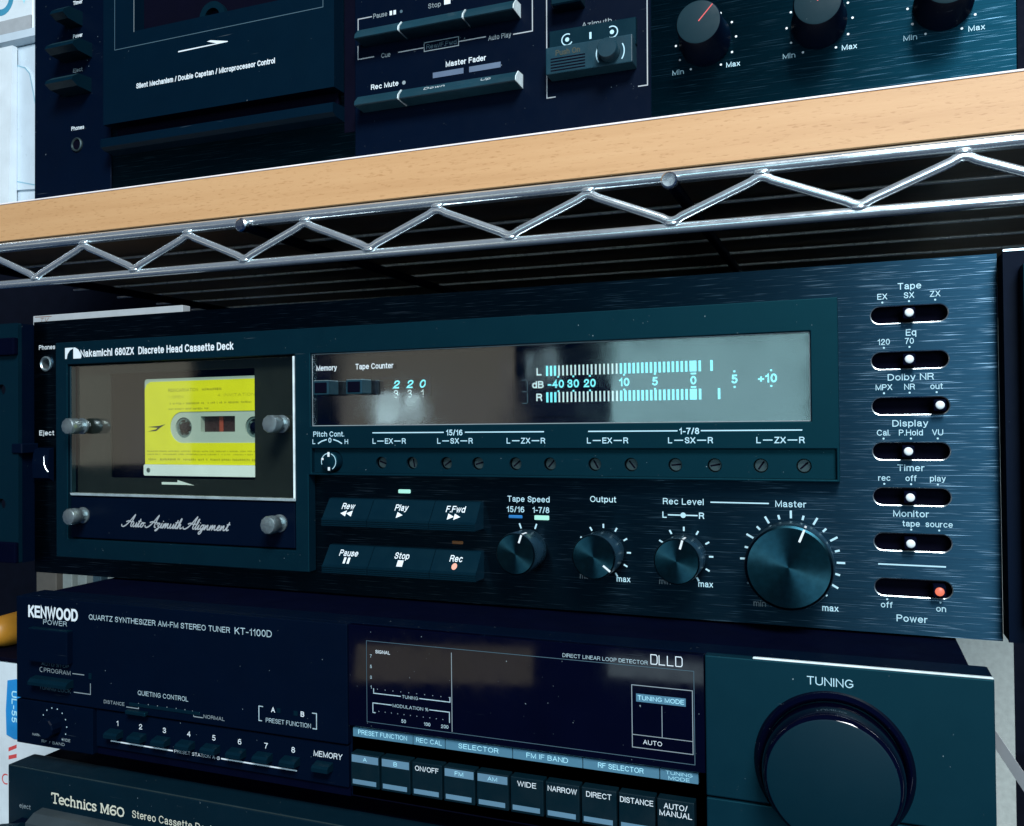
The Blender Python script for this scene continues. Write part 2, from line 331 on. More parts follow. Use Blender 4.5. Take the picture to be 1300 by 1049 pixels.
GL = {
 ' ': (.16, []), 'A': (.72, [[(0, 0), (.36, 1), (.72, 0)], [(.13, .34), (.59, .34)]]),
 'B': (.64, [[(0, 0), (0, 1), (.34, 1)] + _a(.36, .77, .24, .23, 90, -90) + [(0, .54)], [(.38, .54)] + _a(.38, .27, .26, .27, 80, -90) + [(0, 0)]]),
 'C': (.74, [_a(.39, .5, .39, .5, 38, 322, 16)]), 'D': (.70, [[(0, 0), (0, 1), (.28, 1)] + _a(.30, .5, .40, .5, 85, -85) + [(.28, 0), (0, 0)]]),
 'E': (.58, [[(.58, 1), (0, 1), (0, 0), (.58, 0)], [(0, .53), (.52, .53)]]), 'F': (.55, [[(.55, 1), (0, 1), (0, 0)], [(0, .52), (.47, .52)]]),
 'G': (.77, [_a(.39, .5, .39, .5, 42, 318, 16) + [(.75, .22), (.75, .46), (.44, .46)]]), 'H': (.68, [[(0, 0), (0, 1)], [(.68, 0), (.68, 1)], [(0, .53), (.68, .53)]]),
 'I': (.02, [[(0, 0), (0, 1)]]), 'J': (.5, [[(.5, 1), (.5, .25)] + _a(.26, .25, .24, .25, 0, -180)]), 'K': (.66, [[(0, 0), (0, 1)], [(.62, 1), (.03, .38)], [(.22, .58), (.66, 0)]]),
 'L': (.53, [[(0, 1), (0, 0), (.53, 0)]]), 'M': (.82, [[(0, 0), (0, 1), (.41, .05), (.82, 1), (.82, 0)]]), 'N': (.68, [[(0, 0), (0, 1), (.68, 0), (.68, 1)]]),
 'O': (.80, [_a(.40, .5, .40, .5, 90, 450, 22)]), 'P': (.62, [[(0, 0), (0, 1), (.34, 1)] + _a(.36, .74, .26, .26, 85, -85) + [(.34, .48), (0, .48)]]),
 'Q': (.80, [_a(.40, .5, .40, .5, 90, 450, 22), [(.48, .22), (.76, -.04)]]),
 'R': (.66, [[(0, 0), (0, 1), (.36, 1)] + _a(.38, .75, .26, .25, 85, -85) + [(.36, .5), (0, .5)], [(.36, .5), (.55, .38), (.60, .12), (.66, 0)]]),
 'S': (.63, [_s(_S)]), 'T': (.64, [[(0, 1), (.64, 1)], [(.32, 1), (.32, 0)]]), 'U': (.68, [[(0, 1), (0, .32)] + _a(.34, .32, .34, .32, 180, 360) + [(.68, 1)]]),
 'V': (.68, [[(0, 1), (.34, 0), (.68, 1)]]), 'W': (1.02, [[(0, 1), (.25, 0), (.51, 1), (.77, 0), (1.02, 1)]]), 'X': (.66, [[(0, 0), (.64, 1)], [(.02, 1), (.66, 0)]]),
 'Y': (.68, [[(0, 1), (.34, .44), (.68, 1)], [(.34, .44), (.34, 0)]]), 'Z': (.62, [[(.02, 1), (.60, 1), (0, 0), (.62, 0)]]),
 'a': (.52, [_s([(.04, .56), (.12, .70), (.28, X_), (.43, .66), (.46, .50)]) + [(.46, .12), (.52, 0)], _s([(.46, .42), (.28, .41), (.08, .33), (.03, .16), (.10, .03), (.24, 0), (.40, .08), (.46, .24)])]),
 'b': (.54, [[(0, 1), (0, 0)], _a(.27, X_ / 2, .27, X_ / 2, 180, -180, 18)]), 'c': (.52, [_a(.28, X_ / 2, .28, X_ / 2, 42, 318, 14)]), 'd': (.54, [[(.54, 1), (.54, 0)], _a(.27, X_ / 2, .27, X_ / 2, 0, 360, 18)]),
 'e': (.56, [[(.01, .38), (.55, .38)] + _a(.28, X_ / 2, .28, X_ / 2, 4, 318, 15)]), 'f': (.28, [[(.30, 1), (.18, .97), (.12, .84), (.12, 0)], [(0, X_ - .02), (.28, X_ - .02)]]),
 'g': (.54, [_a(.27, .38, .27, .35, 0, 360, 18), _s([(.54, X_), (.54, .05), (.48, -.17), (.28, -.25), (.05, -.15)])]), 'h': (.50, [[(0, 1), (0, 0)], [(0, .48)] + _a(.25, .48, .25, .25, 180, 0) + [(.50, 0)]]),
 'i': (.02, [[(0, 0), (0, X_)], [(0, .94), (0, 1)]]), 'j': (.1, [[(.08, X_), (.08, -.1), (0, -.22)], [(.08, .94), (.08, 1)]]), 'k': (.48, [[(0, 0), (0, 1)], [(.45, X_), (.02, .30)], [(.17, .44), (.48, 0)]]),
 'l': (.02, [[(0, 0), (0, 1)]]), 'm': (.84, [[(0, 0), (0, X_)], [(0, .5)] + _a(.21, .5, .21, .23, 180, 0) + [(.42, 0)], [(.42, .5)] + _a(.63, .5, .21, .23, 180, 0) + [(.84, 0)]]),
 'n': (.50, [[(0, 0), (0, X_)], [(0, .48)] + _a(.25, .48, .25, .25, 180, 0) + [(.50, 0)]]), 'o': (.56, [_a(.28, X_ / 2, .28, X_ / 2, 90, 450, 18)]),
 'p': (.54, [[(0, X_), (0, -.25)], _a(.27, X_ / 2, .27, X_ / 2, 180, -180, 18)]), 'q': (.54, [[(.54, X_), (.54, -.25)], _a(.27, X_ / 2, .27, X_ / 2, 0, 360, 18)]),
 'r': (.28, [[(0, 0), (0, X_)], _s([(0, .45), (.08, .65), (.28, X_ - .02)])]), 's': (.48, [_s([(a * .76 + .01, b * X_) for a, b in _S])]),
 't': (.28, [[(.11, .95), (.11, .12), (.17, .02), (.28, .01)], [(0, X_ - .02), (.28, X_ - .02)]]), 'u': (.50, [[(.50, 0), (.50, X_)], [(0, X_), (0, .25)] + _a(.25, .25, .25, .25, 180, 360)]),
 'v': (.50, [[(0, X_), (.25, 0), (.50, X_)]]), 'w': (.76, [[(0, X_), (.19, 0), (.38, X_), (.57, 0), (.76, X_)]]), 'x': (.48, [[(0, 0), (.46, X_)], [(.02, X_), (.48, 0)]]),
 'y': (.50, [[(0, X_), (.26, .02)], [(.50, X_), (.22, -.14), (.13, -.24), (.02, -.24)]]), 'z': (.46, [[(.01, X_), (.44, X_), (0, 0), (.46, 0)]]),
 '0': (.54, [_a(.27, .5, .27, .5, 90, 450, 20)]), '1': (.30, [[(.02, .76), (.16, .82), (.26, 1), (.26, 0)]]), '2': (.54, [_s([(.03, .70), (.08, .90), (.28, 1), (.48, .90), (.51, .70), (.40, .48), (.12, .22)]) + [(.01, 0), (.54, 0)]]),
 '3': (.54, [_s([(.03, .76), (.12, .95), (.28, 1), (.45, .92), (.48, .74), (.38, .57), (.22, .54)]), _s([(.22, .54), (.42, .50), (.53, .28), (.44, .06), (.26, 0), (.08, .06), (.02, .24)])]),
 '4': (.56, [[(.42, 0), (.42, 1), (.0, .32), (.56, .32)]]), '5': (.54, [[(.48, 1), (.11, 1), (.06, .5)] + _s([(.06, .50), (.18, .60), (.36, .60), (.51, .46), (.52, .24), (.40, .04), (.20, 0), (.02, .14)])]),
 '6': (.54, [_s([(.47, .90), (.37, .99), (.24, .98), (.08, .84), (.01, .52), (.04, .18), (.16, .02), (.32, 0), (.49, .12), (.53, .34), (.44, .55), (.28, .62), (.11, .55), (.02, .38)])]),
 '7': (.52, [[(0, 1), (.52, 1), (.28, .5), (.17, 0)]]), '8': (.54, [_a(.27, .77, .22, .23, 90, 450, 16), _a(.27, .27, .27, .27, 90, 450, 18)]),
 '9': (.54, [_s([(.04, .20), (.14, .03), (.30, .01), (.46, .16), (.53, .48), (.50, .82), (.38, .98), (.22, 1), (.05, .88), (.01, .66), (.10, .45), (.26, .38), (.43, .45), (.52, .62)])]),
 '-': (.30, [[(0, .38), (.30, .38)]]), '+': (.50, [[(0, .40), (.50, .40)], [(.25, .15), (.25, .65)]]), '/': (.30, [[(0, -.02), (.30, 1.02)]]), '.': (.02, [[(0, 0), (0, .04)]]), '%': (.8, [_a(.16, .77, .16, .22, 90, 450, 12), _a(.64, .23, .16, .22, 90, 450, 12), [(.12, 0), (.68, 1)]]),
}
def weight(b): return 0.115 + b * 2.6
def strokes(s, b):
    wt = weight(b); x = 0.0; out = []
    for ch in s:
        adv, st = GL[ch]
        out += [[(x + px, py) for px, py in pl] for pl in st]
        x += adv + 0.17 + wt * 0.75
    return out, wt
def twidth(s, b):
    st, wt = strokes(s, b)
    return max(p[0] for q in st for p in q) - min(p[0] for q in st for p in q) + wt
def txt(parent, s, x0, x1, zb, h, y, mat='white', bold=0.012, shear=0.0, fn=None, name='lettering', rot=None):
    """print `s` fitted to x0..x1, baseline zb, capital height h, on the plane y"""
    st, wt = strokes(s, bold)
    ax = min(p[0] for q in st for p in q); bx = max(p[0] for q in st for p in q)
    w_ = wt * h; kx = (x1 - x0 - w_) / max(bx - ax, 1e-6); kz = h - w_
    if bx - ax < 1e-3: kx = 1.0
    bm = bmesh.new()
    for n_, pl in enumerate(st):
        pts = []
        for px, py in pl:
            dx = w_ / 2 + (px - ax) * kx + shear * py * kz; dz = w_ / 2 + py * kz
            if rot: dx, dz = dx * math.cos(rot) - dz * math.sin(rot), dx * math.sin(rot) + dz * math.cos(rot)
            pts.append(Vector((x0 + dx, zb + dz)))
        closed = (pts[0] - pts[-1]).length < 1e-4
        if closed: pts = pts[:-1]
        else:
            pts[0] = pts[0] + (pts[0] - pts[1]).normalized() * w_ * 0.5; pts[-1] = pts[-1] + (pts[-1] - pts[-2]).normalized() * w_ * 0.5
        yo = -0.015 * (n_ % 3)
        add_ribbon(bm, pts, y + yo, w_, closed, (lambda X, Z: (lambda v: (v[0], v[1] + yo, v[2]))(fn(X, Z))) if fn else None)
    bmesh.ops.scale(bm, vec=(S, S, S), verts=bm.verts)
    me = bpy.data.meshes.new('lettering'); bm.to_mesh(me); bm.free(); me.materials.append(MT[mat])
    return link(name, me, parent)
def ctxt(parent, s, xc, zc, h, y, mat='white', wide=1.0, bold=0.012, **k):
    wdt = twidth(s, bold) * h * wide
    return txt(parent, s, xc - wdt / 2, xc + wdt / 2, zc - h / 2, h, y, mat, bold, **k)
def add_ribbon(bm, pts, y, wd, closed=False, fn=None):
    """flat band along a polyline, mitred at its corners"""
    pts = [Vector((p[0], p[1])) for p in pts]; n = len(pts); L = []; R = []
    for i, p in enumerate(pts):
        a = pts[i - 1] if (closed or i > 0) else None
        b = pts[(i + 1) % n] if (closed or i < n - 1) else None
        d1 = (p - a) if a is not None else None; d2 = (b - p) if b is not None else None
        if d1 is None or d1.length < 1e-9: d1 = d2
        if d2 is None or d2.length < 1e-9: d2 = d1
        d1 = d1.normalized(); d2 = d2.normalized()
        n1 = Vector((-d1.y, d1.x)); n2 = Vector((-d2.y, d2.x)); m_ = n1 + n2
        if m_.length < 0.35: m_ = n1 * 0.35 + m_
        m_.normalize(); q = m_ * (wd / 2) / max(m_.dot(n1), 0.45)
        for lst, v in ((L, p + q), (R, p - q)):
            c3 = fn(v.x, v.y) if fn else (v.x, y, v.y)
            lst.append(bm.verts.new((c3[0], c3[1] - (0 if closed else 0.012 * i / n), c3[2])))
    for i in range(n if closed else n - 1):
        j = (i + 1) % n; bm.faces.new((L[i], R[i], R[j], L[j]))
def lines(parent, polys, y, wd, mat='white', name='printed_line', closed=False):
    if name == 'printed_line' and len(polys) > 1:                       # each rule of print its own piece
        return [lines(parent, [pl], y, wd, mat, name, closed) for pl in polys]
    bm = bmesh.new()
    for pl in polys: add_ribbon(bm, pl, y, wd, closed)
    return put(name, bm, mat, parent)
def polyprint(parent, polys, y, mat='white', name='printed_mark', fn=None):
    bm = bmesh.new()
    for pl in polys: bm.faces.new([bm.verts.new(fn(a, b) if fn else (a, y, b)) for a, b in pl])
    return put(name, bm, mat, parent)
def arc(cx, cz, rad, a0, a1, n=14): return [(cx + rad * math.cos(math.radians(a0 + (a1 - a0) * i / n)), cz + rad * math.sin(math.radians(a0 + (a1 - a0) * i / n))) for i in range(n + 1)]

# ------------------------------------------------------------------ surroundings
o = put('back_wall', box(-900, 1100, 520, 560, -230, 700), 'wall'); o['kind'] = 'structure'
o = put('lower_shelf', box(-420, 700, -90, 500, -232, -212, 1.0), 'wall'); o['kind'] = 'structure'
o = put('upright_wall', box(488, 537.5, 300, 519, -212, 150), 'upright'); o['kind'] = 'structure'

# ------------------------------------------------------------------ wire shelf and board
TILT = math.radians(0.42)
ws = thing('wire_shelf', 'chrome wire shelf with zigzag front edge under the beech board', 'wire shelf', (238, 150, 160))
put('front_rail', tube([(-130, 1, 186.3), (620, 1, 186.3)], 2.7, 16), 'chrome', ws, smooth=60)
put('front_rail', tube([(-130, 1, 164.4), (620, 1, 164.4)], 2.4, 16), 'chrome', ws, smooth=60)
zig = []
xp = 405.7
k = -8
while True:
    for cx, cz, sg in ((xp + 73.0 * k, 182.0, 1), (xp + 73.0 * k + 36.5, 167.3, -1)):
        for a in range(-3, 4):
            t = a / 3.0
            zig.append((cx + t * 4.2, 1 - 1.2, cz - sg * (abs(t) ** 1.8) * 1.7))
    k += 1
    if xp + 73 * k > 610: break
put('zigzag_wire', tube([p for p in zig if -128 < p[0] < 618], 1.95, 12), 'chrome', ws, smooth=60)
wb_ = bmesh.new(); bmesh.ops.create_icosphere(wb_, subdivisions=2, radius=1.0); bmesh.ops.scale(wb_, vec=(3.4, 1.9, 1.5), verts=wb_.verts)
weld = mesh_of(wb_, 'chrome', 60)
zz = [c for c in ws.children if c.name.startswith('zigzag')][0]
for k in range(-7, 3):
    for cx, cz in ((xp + 73.0 * k, 183.6), (xp + 73.0 * k + 36.5, 166.2)):
        if -125 < cx < 615: link('weld', weld, zz, (cx, -0.6, cz))
for xr in (-80.0, 151.1, 368.9, 586.0):
    rd = put('cross_rod', tube([(xr, -1.0, 183.6), (xr, 400, 183.6)], 2.7, 14), 'navy', ws, smooth=60)
    put('end_cap', lathe(xr, 183.6, [(2.8, -5.2), (3.5, -4.6), (3.6, -2.4), (2.6, -1.0)], 18), 'steel', rd, smooth=40)
for i in range(9):
    yy = 14 + 43.5 * i
    put('mat_wire', tube([(-128, yy, 187.6), (618, yy, 187.6)], 0.9, 10), 'matwire', ws, smooth=60)
put('back_rail', tube([(-130, 401, 186.3), (620, 401, 186.3)], 2.9, 12), 'chrome', ws, smooth=60)
for xq in (-130, 620):
    for yq in (1, 401):
        xc_ = xq + (-14 if xq < 0 else 14)
        bm = bmesh.new(); add_lathe(bm, 0, 0, [(12.5, 0), (12.5, 560)], 24)
        bmesh.ops.rotate(bm, cent=(0, 0, 0), matrix=Matrix.Rotation(math.radians(90), 3, 'X'), verts=bm.verts)
        bmesh.ops.translate(bm, vec=(xc_, yq, -212), verts=bm.verts)
        put('post', bm, 'chrome', ws, smooth=60)
bd = thing('shelf_board', 'thick beech laminate board lying on the chrome wire shelf', 'shelf board', (238, 200, 189.6))
put('board', box(-128, 618, 0.5, 400, 189.8, 211.4, 0.4), 'wood', bd)
put('top_edge', box(-128, 618, 0.3, 399.8, 211.4, 212.3, 0.2), 'woodedge', bd)

# ------------------------------------------------------------------ main cassette deck
nk = thing('cassette_deck', 'black cassette deck with a yellow cassette in its window and a lit level meter', 'cassette deck', (245, 170, -1))
put('chassis', box(8, 484, 60, 330, 4, 141.5, 0.8), 'dull', nk)
put('top_cover', box(8, 484, 3.2, 60, 139.6, 141.5), 'dull', nk)
put('bottom_cover', box(8, 484, 3.2, 60, 1.5, 3.5), 'dull', nk)
for xa in (40, 440):
    for ya in (25, 300): put('foot', box(xa - 9, xa + 9, ya - 9, ya + 9, -1.0, 4.2), 'dull', nk)
SLOTZ = [122.3, 104.7, 87.2, 69.9, 52.5, 35.1, 17.7]
stad = [rrect(445.4, 472.9, z - 3.55, z + 3.55, 3.5, 8) for z in SLOTZ]
jack = circ(11.9, 118.7, 4.3)
put('front_panel', plate(rect(2.0, 489.0, 0.0, 143.0), stad + [jack, rect(32, 190.3, 17, 120), rect(191.4, 426, 61, 118.5)], 0.0, 3.0), 'panel', nk)
# bezel: L-shaped raised frame with the door opening and the display opening
out = [(25.6, 10.7), (191.6, 10.7), (191.6, 58.0), (433.8, 58.0), (433.8, 129.6), (25.6, 129.6)]
bz = put('bezel', plate(out, [rect(34.2, 184.0, 20.8, 117.2), rect(193.0, 423.6, 81.6, 117.0), rect(193.4, 432.6, 59.0, 70.9)], -6.0, 0.02), 'bezel', nk)
bev = bz.modifiers.new('soft_edge', 'BEVEL'); bev.width = 0.00035; bev.segments = 2; bev.limit_method = 'ANGLE'
# cassette bay
wl = put('cassette_well', box(33, 185, 26, 28, 19, 119), 'cavity', nk)
bm = bmesh.new()
for a in ((33, 34.1, 0.1, 26, 19, 119), (184.1, 185.2, 0.1, 26, 19, 119), (33, 185, 0.1, 26, 117.3, 119), (33, 185, 0.1, 26, 19, 20.7)): add_box(bm, *a)
put('well_side', bm, 'cavity', wl)
put('well_mask', plate(rect(34.4, 183.8, 46, 117), [rrect(58.8, 155.0, 54.6, 111.8, 0.8, 3)], 0.6, 1.4), 'well', nk)
polyprint(nk, [[(94.4, 51.4), (111, 51.4), (116.3, 51.2), (105, 53.9), (105, 52.7), (94.4, 52.7)]], 0.5, 'white', 'direction_arrow')
dr = put('door_pane', box(36.4, 183.0, -5.2, -2.4, 46.2, 116.2, 0.15), 'doorglass', nk)
put('pane_edge', box(183.05, 184.0, -6.6, -2.2, 46.2, 116.2, 0.2), 'edge', dr)  # edge brightness from the light is put into the pale colour
put('pane_edge', prism([(-6.4, 46.2), (-2.2, 46.2), (-2.2, 45.0), (-5.6, 45.0)], 36.2, 184.0), 'edge', dr)  # bottom edge, likewise coloured as if catching the light
put('pane_edge', box(35.4, 36.3, -5.4, -2.2, 46.2, 116.2, 0.2), 'knobgrey', dr)
lp = put('door_plate', box(34.9, 182.6, -4.6, -1.6, 21.6, 44.3, 0.5, 2), 'navy', nk)
def thumb(x, z, y0):
    s = put('thumb_screw', lathe(x, z, [(3.1, y0), (3.1, y0 - 4), (4.3, y0 - 4.2), (4.5, y0 - 4.8), (4.5, y0 - 9.6), (4.1, y0 - 10.2), (3.6, y0 - 10.3)], 10), 'screw', nk, smooth=35)
    put('collar', lathe(x, z, [(4.4, y0 + 0.2), (4.4, y0 - 0.8), (3.2, y0 - 1.0)], 24), 'screw', s, smooth=40)
for x, z, y0 in ((44.5, 83.0, -5.2), (175.8, 83.0, -5.2), (44.4, 34.1, -4.6), (173.8, 33.8, -4.6)): thumb(x, z, y0)
# script lettering on the door plate
SCR = {
 'A': (1.75, [[(-.35, .45), (-.25, .1), (.1, 0), (.55, .35), (1.0, 1.1), (1.45, 2.1), (1.62, 2.35), (1.5, 1.5), (1.4, .5), (1.5, .1), (1.75, .1)], [(.35, .95), (.8, 1.15), (1.3, .95), (1.75, 1.05)]]),
 'u': (.85, [[(0, .2), (.12, .85), (.1, .25), (.25, .02), (.5, .25), (.66, .85), (.62, .2), (.75, .02), (.95, .2)]]),
 't': (.55, [[(0, .2), (.25, 1.0), (.34, 1.6), (.22, .4), (.3, .03), (.6, .2)], [(.0, 1.1), (.55, 1.18)]]),
 'o': (.75, [[(.1, .2), (.1, .6), (.35, .9), (.6, .6), (.5, .15), (.3, 0), (.12, .3), (.3, .75), (.85, .85)]]),
 'z': (.75, [[(0, .6), (.2, .9), (.55, .8), (.3, .35), (.55, .1), (.3, -.5), (.05, -.55), (.3, -.2), (.8, .2)]]),
 'i': (.45, [[(0, .2), (.16, .85), (.14, .2), (.27, .02), (.5, .2)], [(.24, 1.25), (.3, 1.35)]]),
 'm': (1.25, [[(0, .2), (.15, .85), (.12, .05), (.3, .7), (.45, .85), (.5, .05), (.68, .7), (.85, .85), (.88, .2), (1.05, .02), (1.3, .2)]]),
 'n': (.9, [[(0, .2), (.15, .85), (.12, .05), (.32, .7), (.5, .85), (.54, .2), (.7, .02), (.95, .2)]]),
 'a': (.85, [[(.62, .8), (.3, .88), (.1, .45), (.2, .03), (.5, .3), (.64, .85), (.6, .2), (.72, .02), (.9, .2)]]),
 'h': (.85, [[(0, .2), (.3, 1.2), (.36, 1.9), (.2, 1.6), (.12, .05), (.3, .65), (.48, .8), (.52, .2), (.65, .02), (.9, .2)]]),
 'l': (.45, [[(0, .2), (.3, 1.2), (.36, 1.95), (.2, 1.6), (.14, .3), (.25, .02), (.5, .2)]]),
 'g': (.8, [[(.6, .8), (.3, .88), (.1, .45), (.22, .05), (.5, .3), (.62, .85), (.5, -.5), (.25, -.85), (.08, -.6), (.4, -.15), (.85, .2)]]),
 'e': (.65, [[(0, .2), (.35, .5), (.45, .8), (.28, .9), (.1, .5), (.2, .05), (.4, .02), (.7, .2)]]),
}
def script(parent, text, x0, x1, zb, xh, y, wd, mat):
    tot = 0
    for ch in text: tot += 0.55 if ch == ' ' else SCR[ch][0]
    kx = (x1 - x0) / tot; x = 0; bm = bmesh.new()
    for ch in text:
        if ch == ' ': x += 0.55; continue
        adv, strokes = SCR[ch]
        for st in strokes:
            pts = []
            for i in range(len(st) - 1):          # rounded stroke
                p0, p1, p2, p3 = st[max(i - 1, 0)], st[i], st[i + 1], st[min(i + 2, len(st) - 1)]
                for q in range(4):
                    t = q / 4.0
                    pts.append(tuple(0.5 * (2 * b + (c - a) * t + (2 * a - 5 * b + 4 * c - d) * t * t + (3 * b - a - 3 * c + d) * t ** 3) for a, b, c, d in zip(p0, p1, p2, p3)))
            pts.append(st[-1])
            add_ribbon(bm, [(x0 + (x + a + 0.35 * b) * kx, zb + b * xh) for a, b in pts], y, wd)
        x += adv
    return put('script_lettering', bm, mat, parent)
script(lp, 'Auto Azimuth Alignment', 72.5, 142.0, 28.9, 2.7, -4.7, 0.62, 'paper')
# name line
polyprint(bz, [[(32.8, 120.3), (34.0, 120.3), (34.6, 122.8), (36.4, 125.0), (38.6, 125.8), (38.6, 126.4), (32.8, 126.4)],
               [(38.9, 120.3), (44.6, 120.3), (44.0, 123.3), (42.6, 125.2), (40.2, 126.4), (38.9, 126.4)]], -6.06, 'white', 'emblem')
txt(bz, 'Nakamichi', 44.2, 67.0, 120.9, 4.0, -6.06, 'white', 0.02)
txt(bz, '680ZX  Discrete Head Cassette Deck', 69.0, 147.3, 120.9, 4.0, -6.06, 'white', 0.02)
# phones jack, eject
jk = put('phones_jack', lathe(11.9, 118.7, [(4.3, 0.5), (4.3, -0.9), (3.6, -1.2), (3.0, -0.6), (3.0, 9)], 28, False, True), 'screw', nk, smooth=40)
put('jack_hole', lathe(11.9, 118.7, [(2.98, 4.0), (2.98, 4.6)], 24), 'cavity', jk)
txt(nk, 'Phones', 6.0, 18.4, 126.9, 2.6, -0.06, 'white', 0.01)
txt(nk, 'Eject', 6.0, 17.4, 78.0, 2.8, -0.06, 'white', 0.015)
put('eject_lever', prism([(0.0, 71), (-3.0, 70), (-4.0, 62), (-3.6, 54), (0.0, 52)], 5.0, 17.0), 'navy', nk)
put('eject_tip', tube([(13.4, -3.4, 66.0), (14.2, -4.0, 62.0), (15.6, -4.0, 59.0), (16.8, -3.6, 57.4)], 0.55, 8), 'steel', nk, smooth=60)
# rack ears
el = put('rack_ear', plate(rrect(-34, 1.6, 6.2, 141.6, 1.0, 3), [circ(-11.3, 104.2, 3.1, 20), circ(-11.6, 39.3, 3.1, 20)], -10.0, -7.6), 'bezel', nk)
put('ear_web', box(-0.8, 1.55, -7.5, 3.0, 6.4, 141.4), 'navy', el)
put('grip_band', box(-30, 1.9, -13.0, -9.9, 123.4, 133.2, 0.8, 2), 'dull', el)
put('grip_foot', box(-30, 1.8, -12.4, -9.9, 6.5, 18.2, 0.8, 2), 'dull', el)
put('ear_clip', box(-2.5, 5.6, -11.2, -0.05, 68.0, 73.6, 0.5), 'navy', el)
er = put('rack_ear', plate(rect(489.5, 525, 2.0, 141.8), [], -10.0, -7.6), 'navy', nk)
put('ear_web', box(489.55, 491.6, -7.5, 3.0, 2.2, 141.6), 'navy', er)
put('grip_bar', box(494.6, 512, -17, -10.05, 8, 136.2, 0.8, 2), 'bezel', er)
put('ear_top_highlight', box(489.6, 524.9, -10.3, -7.4, 141.9, 142.6), 'steel', er)  # bright strip stands for the lit upper edge of the ear
# display bay
dw = put('display_well', box(191.6, 425.8, 12.0, 13.0, 61.2, 118.3), 'cavity', nk)
gl = put('display_glass', box(193.15, 423.45, -4.4, -2.6, 81.75, 116.85), 'glass', nk)
put('display_frame', plate(rect(191.9, 425.0, 73, 118.2), [rect(200.0, 289.5, 83.5, 115.2), rect(296.0, 421.5, 84.2, 114.6)], 1.0, 1.8), 'cavity', nk)
lines(nk, [rect(193.3, 423.3, 81.9, 116.7)], -4.46, 0.35, 'grey', 'glass_rim', True)
lm = put('level_meter', box(297, 421, 9.0, 10.5, 85, 114), 'cavity', nk)
segA = mesh_of(box(-0.36, 0.36, -0.12, 0.12, -2.3, 2.3), 'meterw'); segB = mesh_of(box(-0.5, 0.5, -0.12, 0.12, -2.3, 2.3), 'meter')
segC = mesh_of(box(-0.95, 0.95, -0.12, 0.12, -2.3, 2.3), 'meter')
for z, peak in ((105.7, 383.4), (93.7, 386.4)):
    for i in range(37):
        x = 309.9 + 1.905 * i
        me = segA if 3 <= i < 18 else segB
        if i in (34, 35): me = segB
        link('meter_segment', me, lm, (x, 8.6, z))
    link('meter_segment', segC, lm, (373.9 + 1.4, 8.55, z))
    link('meter_segment', segB, lm, (peak, 8.6, z))
ctxt(lm, 'L', 306.0, 105.4, 3.4, 8.7, 'meterw', bold=0.03); ctxt(lm, 'R', 306.0, 93.8, 3.4, 8.7, 'meterw', bold=0.03); ctxt(lm, 'dB', 305.4, 99.6, 3.3, 8.7, 'meterw', bold=0.03)
for s_, x in (('-40', 314.0), ('30', 322.2), ('20', 329.9), ('10', 345.6), ('5', 359.2), ('0', 375.7), ('5', 392.8), ('+10', 406.1)):
    ctxt(lm, s_, x, 99.7, 3.7, 8.7, 'meter', 0.95, bold=0.03)
bm = bmesh.new()
for x in (315.2, 322.3, 330.0, 345.6, 359.2, 392.8, 407.6):
    for z in (102.9, 96.4): add_box(bm, x - 0.4, x + 0.4, 8.5, 8.8, z - 0.4, z + 0.4)
for z in (102.5, 96.8): add_box(bm, 374.6, 376.9, 8.5, 8.8, z - 0.35, z + 0.35)
put('scale_dot', bm, 'meter', lm)
lines(lm, [[(300.2, 91.5), (300.2, 96.0)], [(300.2, 97.0), (300.2, 101.5)], [(297.6, 96.5), (300, 96.5)], [(297.6, 91.2), (300, 91.2)], [(297.6, 101.8), (300, 101.8)]], 8.8, 0.35, 'dimprint', 'unlit_digit')
tc_ = put('tape_counter', plate(rect(222.5, 252.5, 95.4, 105.2), [rect(224.0, 250.2, 96.0, 104.2)], 5.0, 6.4), 'navy', nk)
put('counter_drum', box(224, 250.2, 8.8, 10.5, 95.8, 104.4), 'cavity', tc_)
for i, (a, b) in enumerate((('2', '3'), ('2', '3'), ('0', '1'))):
    x = (232.2, 239.6, 246.4)[i]
    ctxt(tc_, a, x, 101.6, 4.0, 8.7, 'meter', 1.15, bold=0.03, shear=0.25, name='counter_digit'); ctxt(tc_, b, x, 97.0, 3.6, 8.7, 'meterw', 1.1, bold=0.0, name='counter_digit')
txt(gl, 'Memory', 195.6, 207.2, 108.6, 2.7, -4.5, 'white', 0.012); txt(gl, 'Tape Counter', 217.6, 238.2, 108.6, 2.7, -4.5, 'white', 0.012)
for x in (199.4, 217.6):
    b_ = put('push_key', box(x, x + 8.6, -13.0, -4.3, 96.6, 103.2, 0.35, 2), 'buttonlit', nk)
    put('key_cap', box(x + 0.9, x + 7.7, -13.4, -12.95, 97.4, 102.4, 0.2), 'cavity', b_)
    put('key_edge', box(x + 0.3, x + 8.3, -12.9, -4.4, 103.2, 103.5), 'screw', b_)
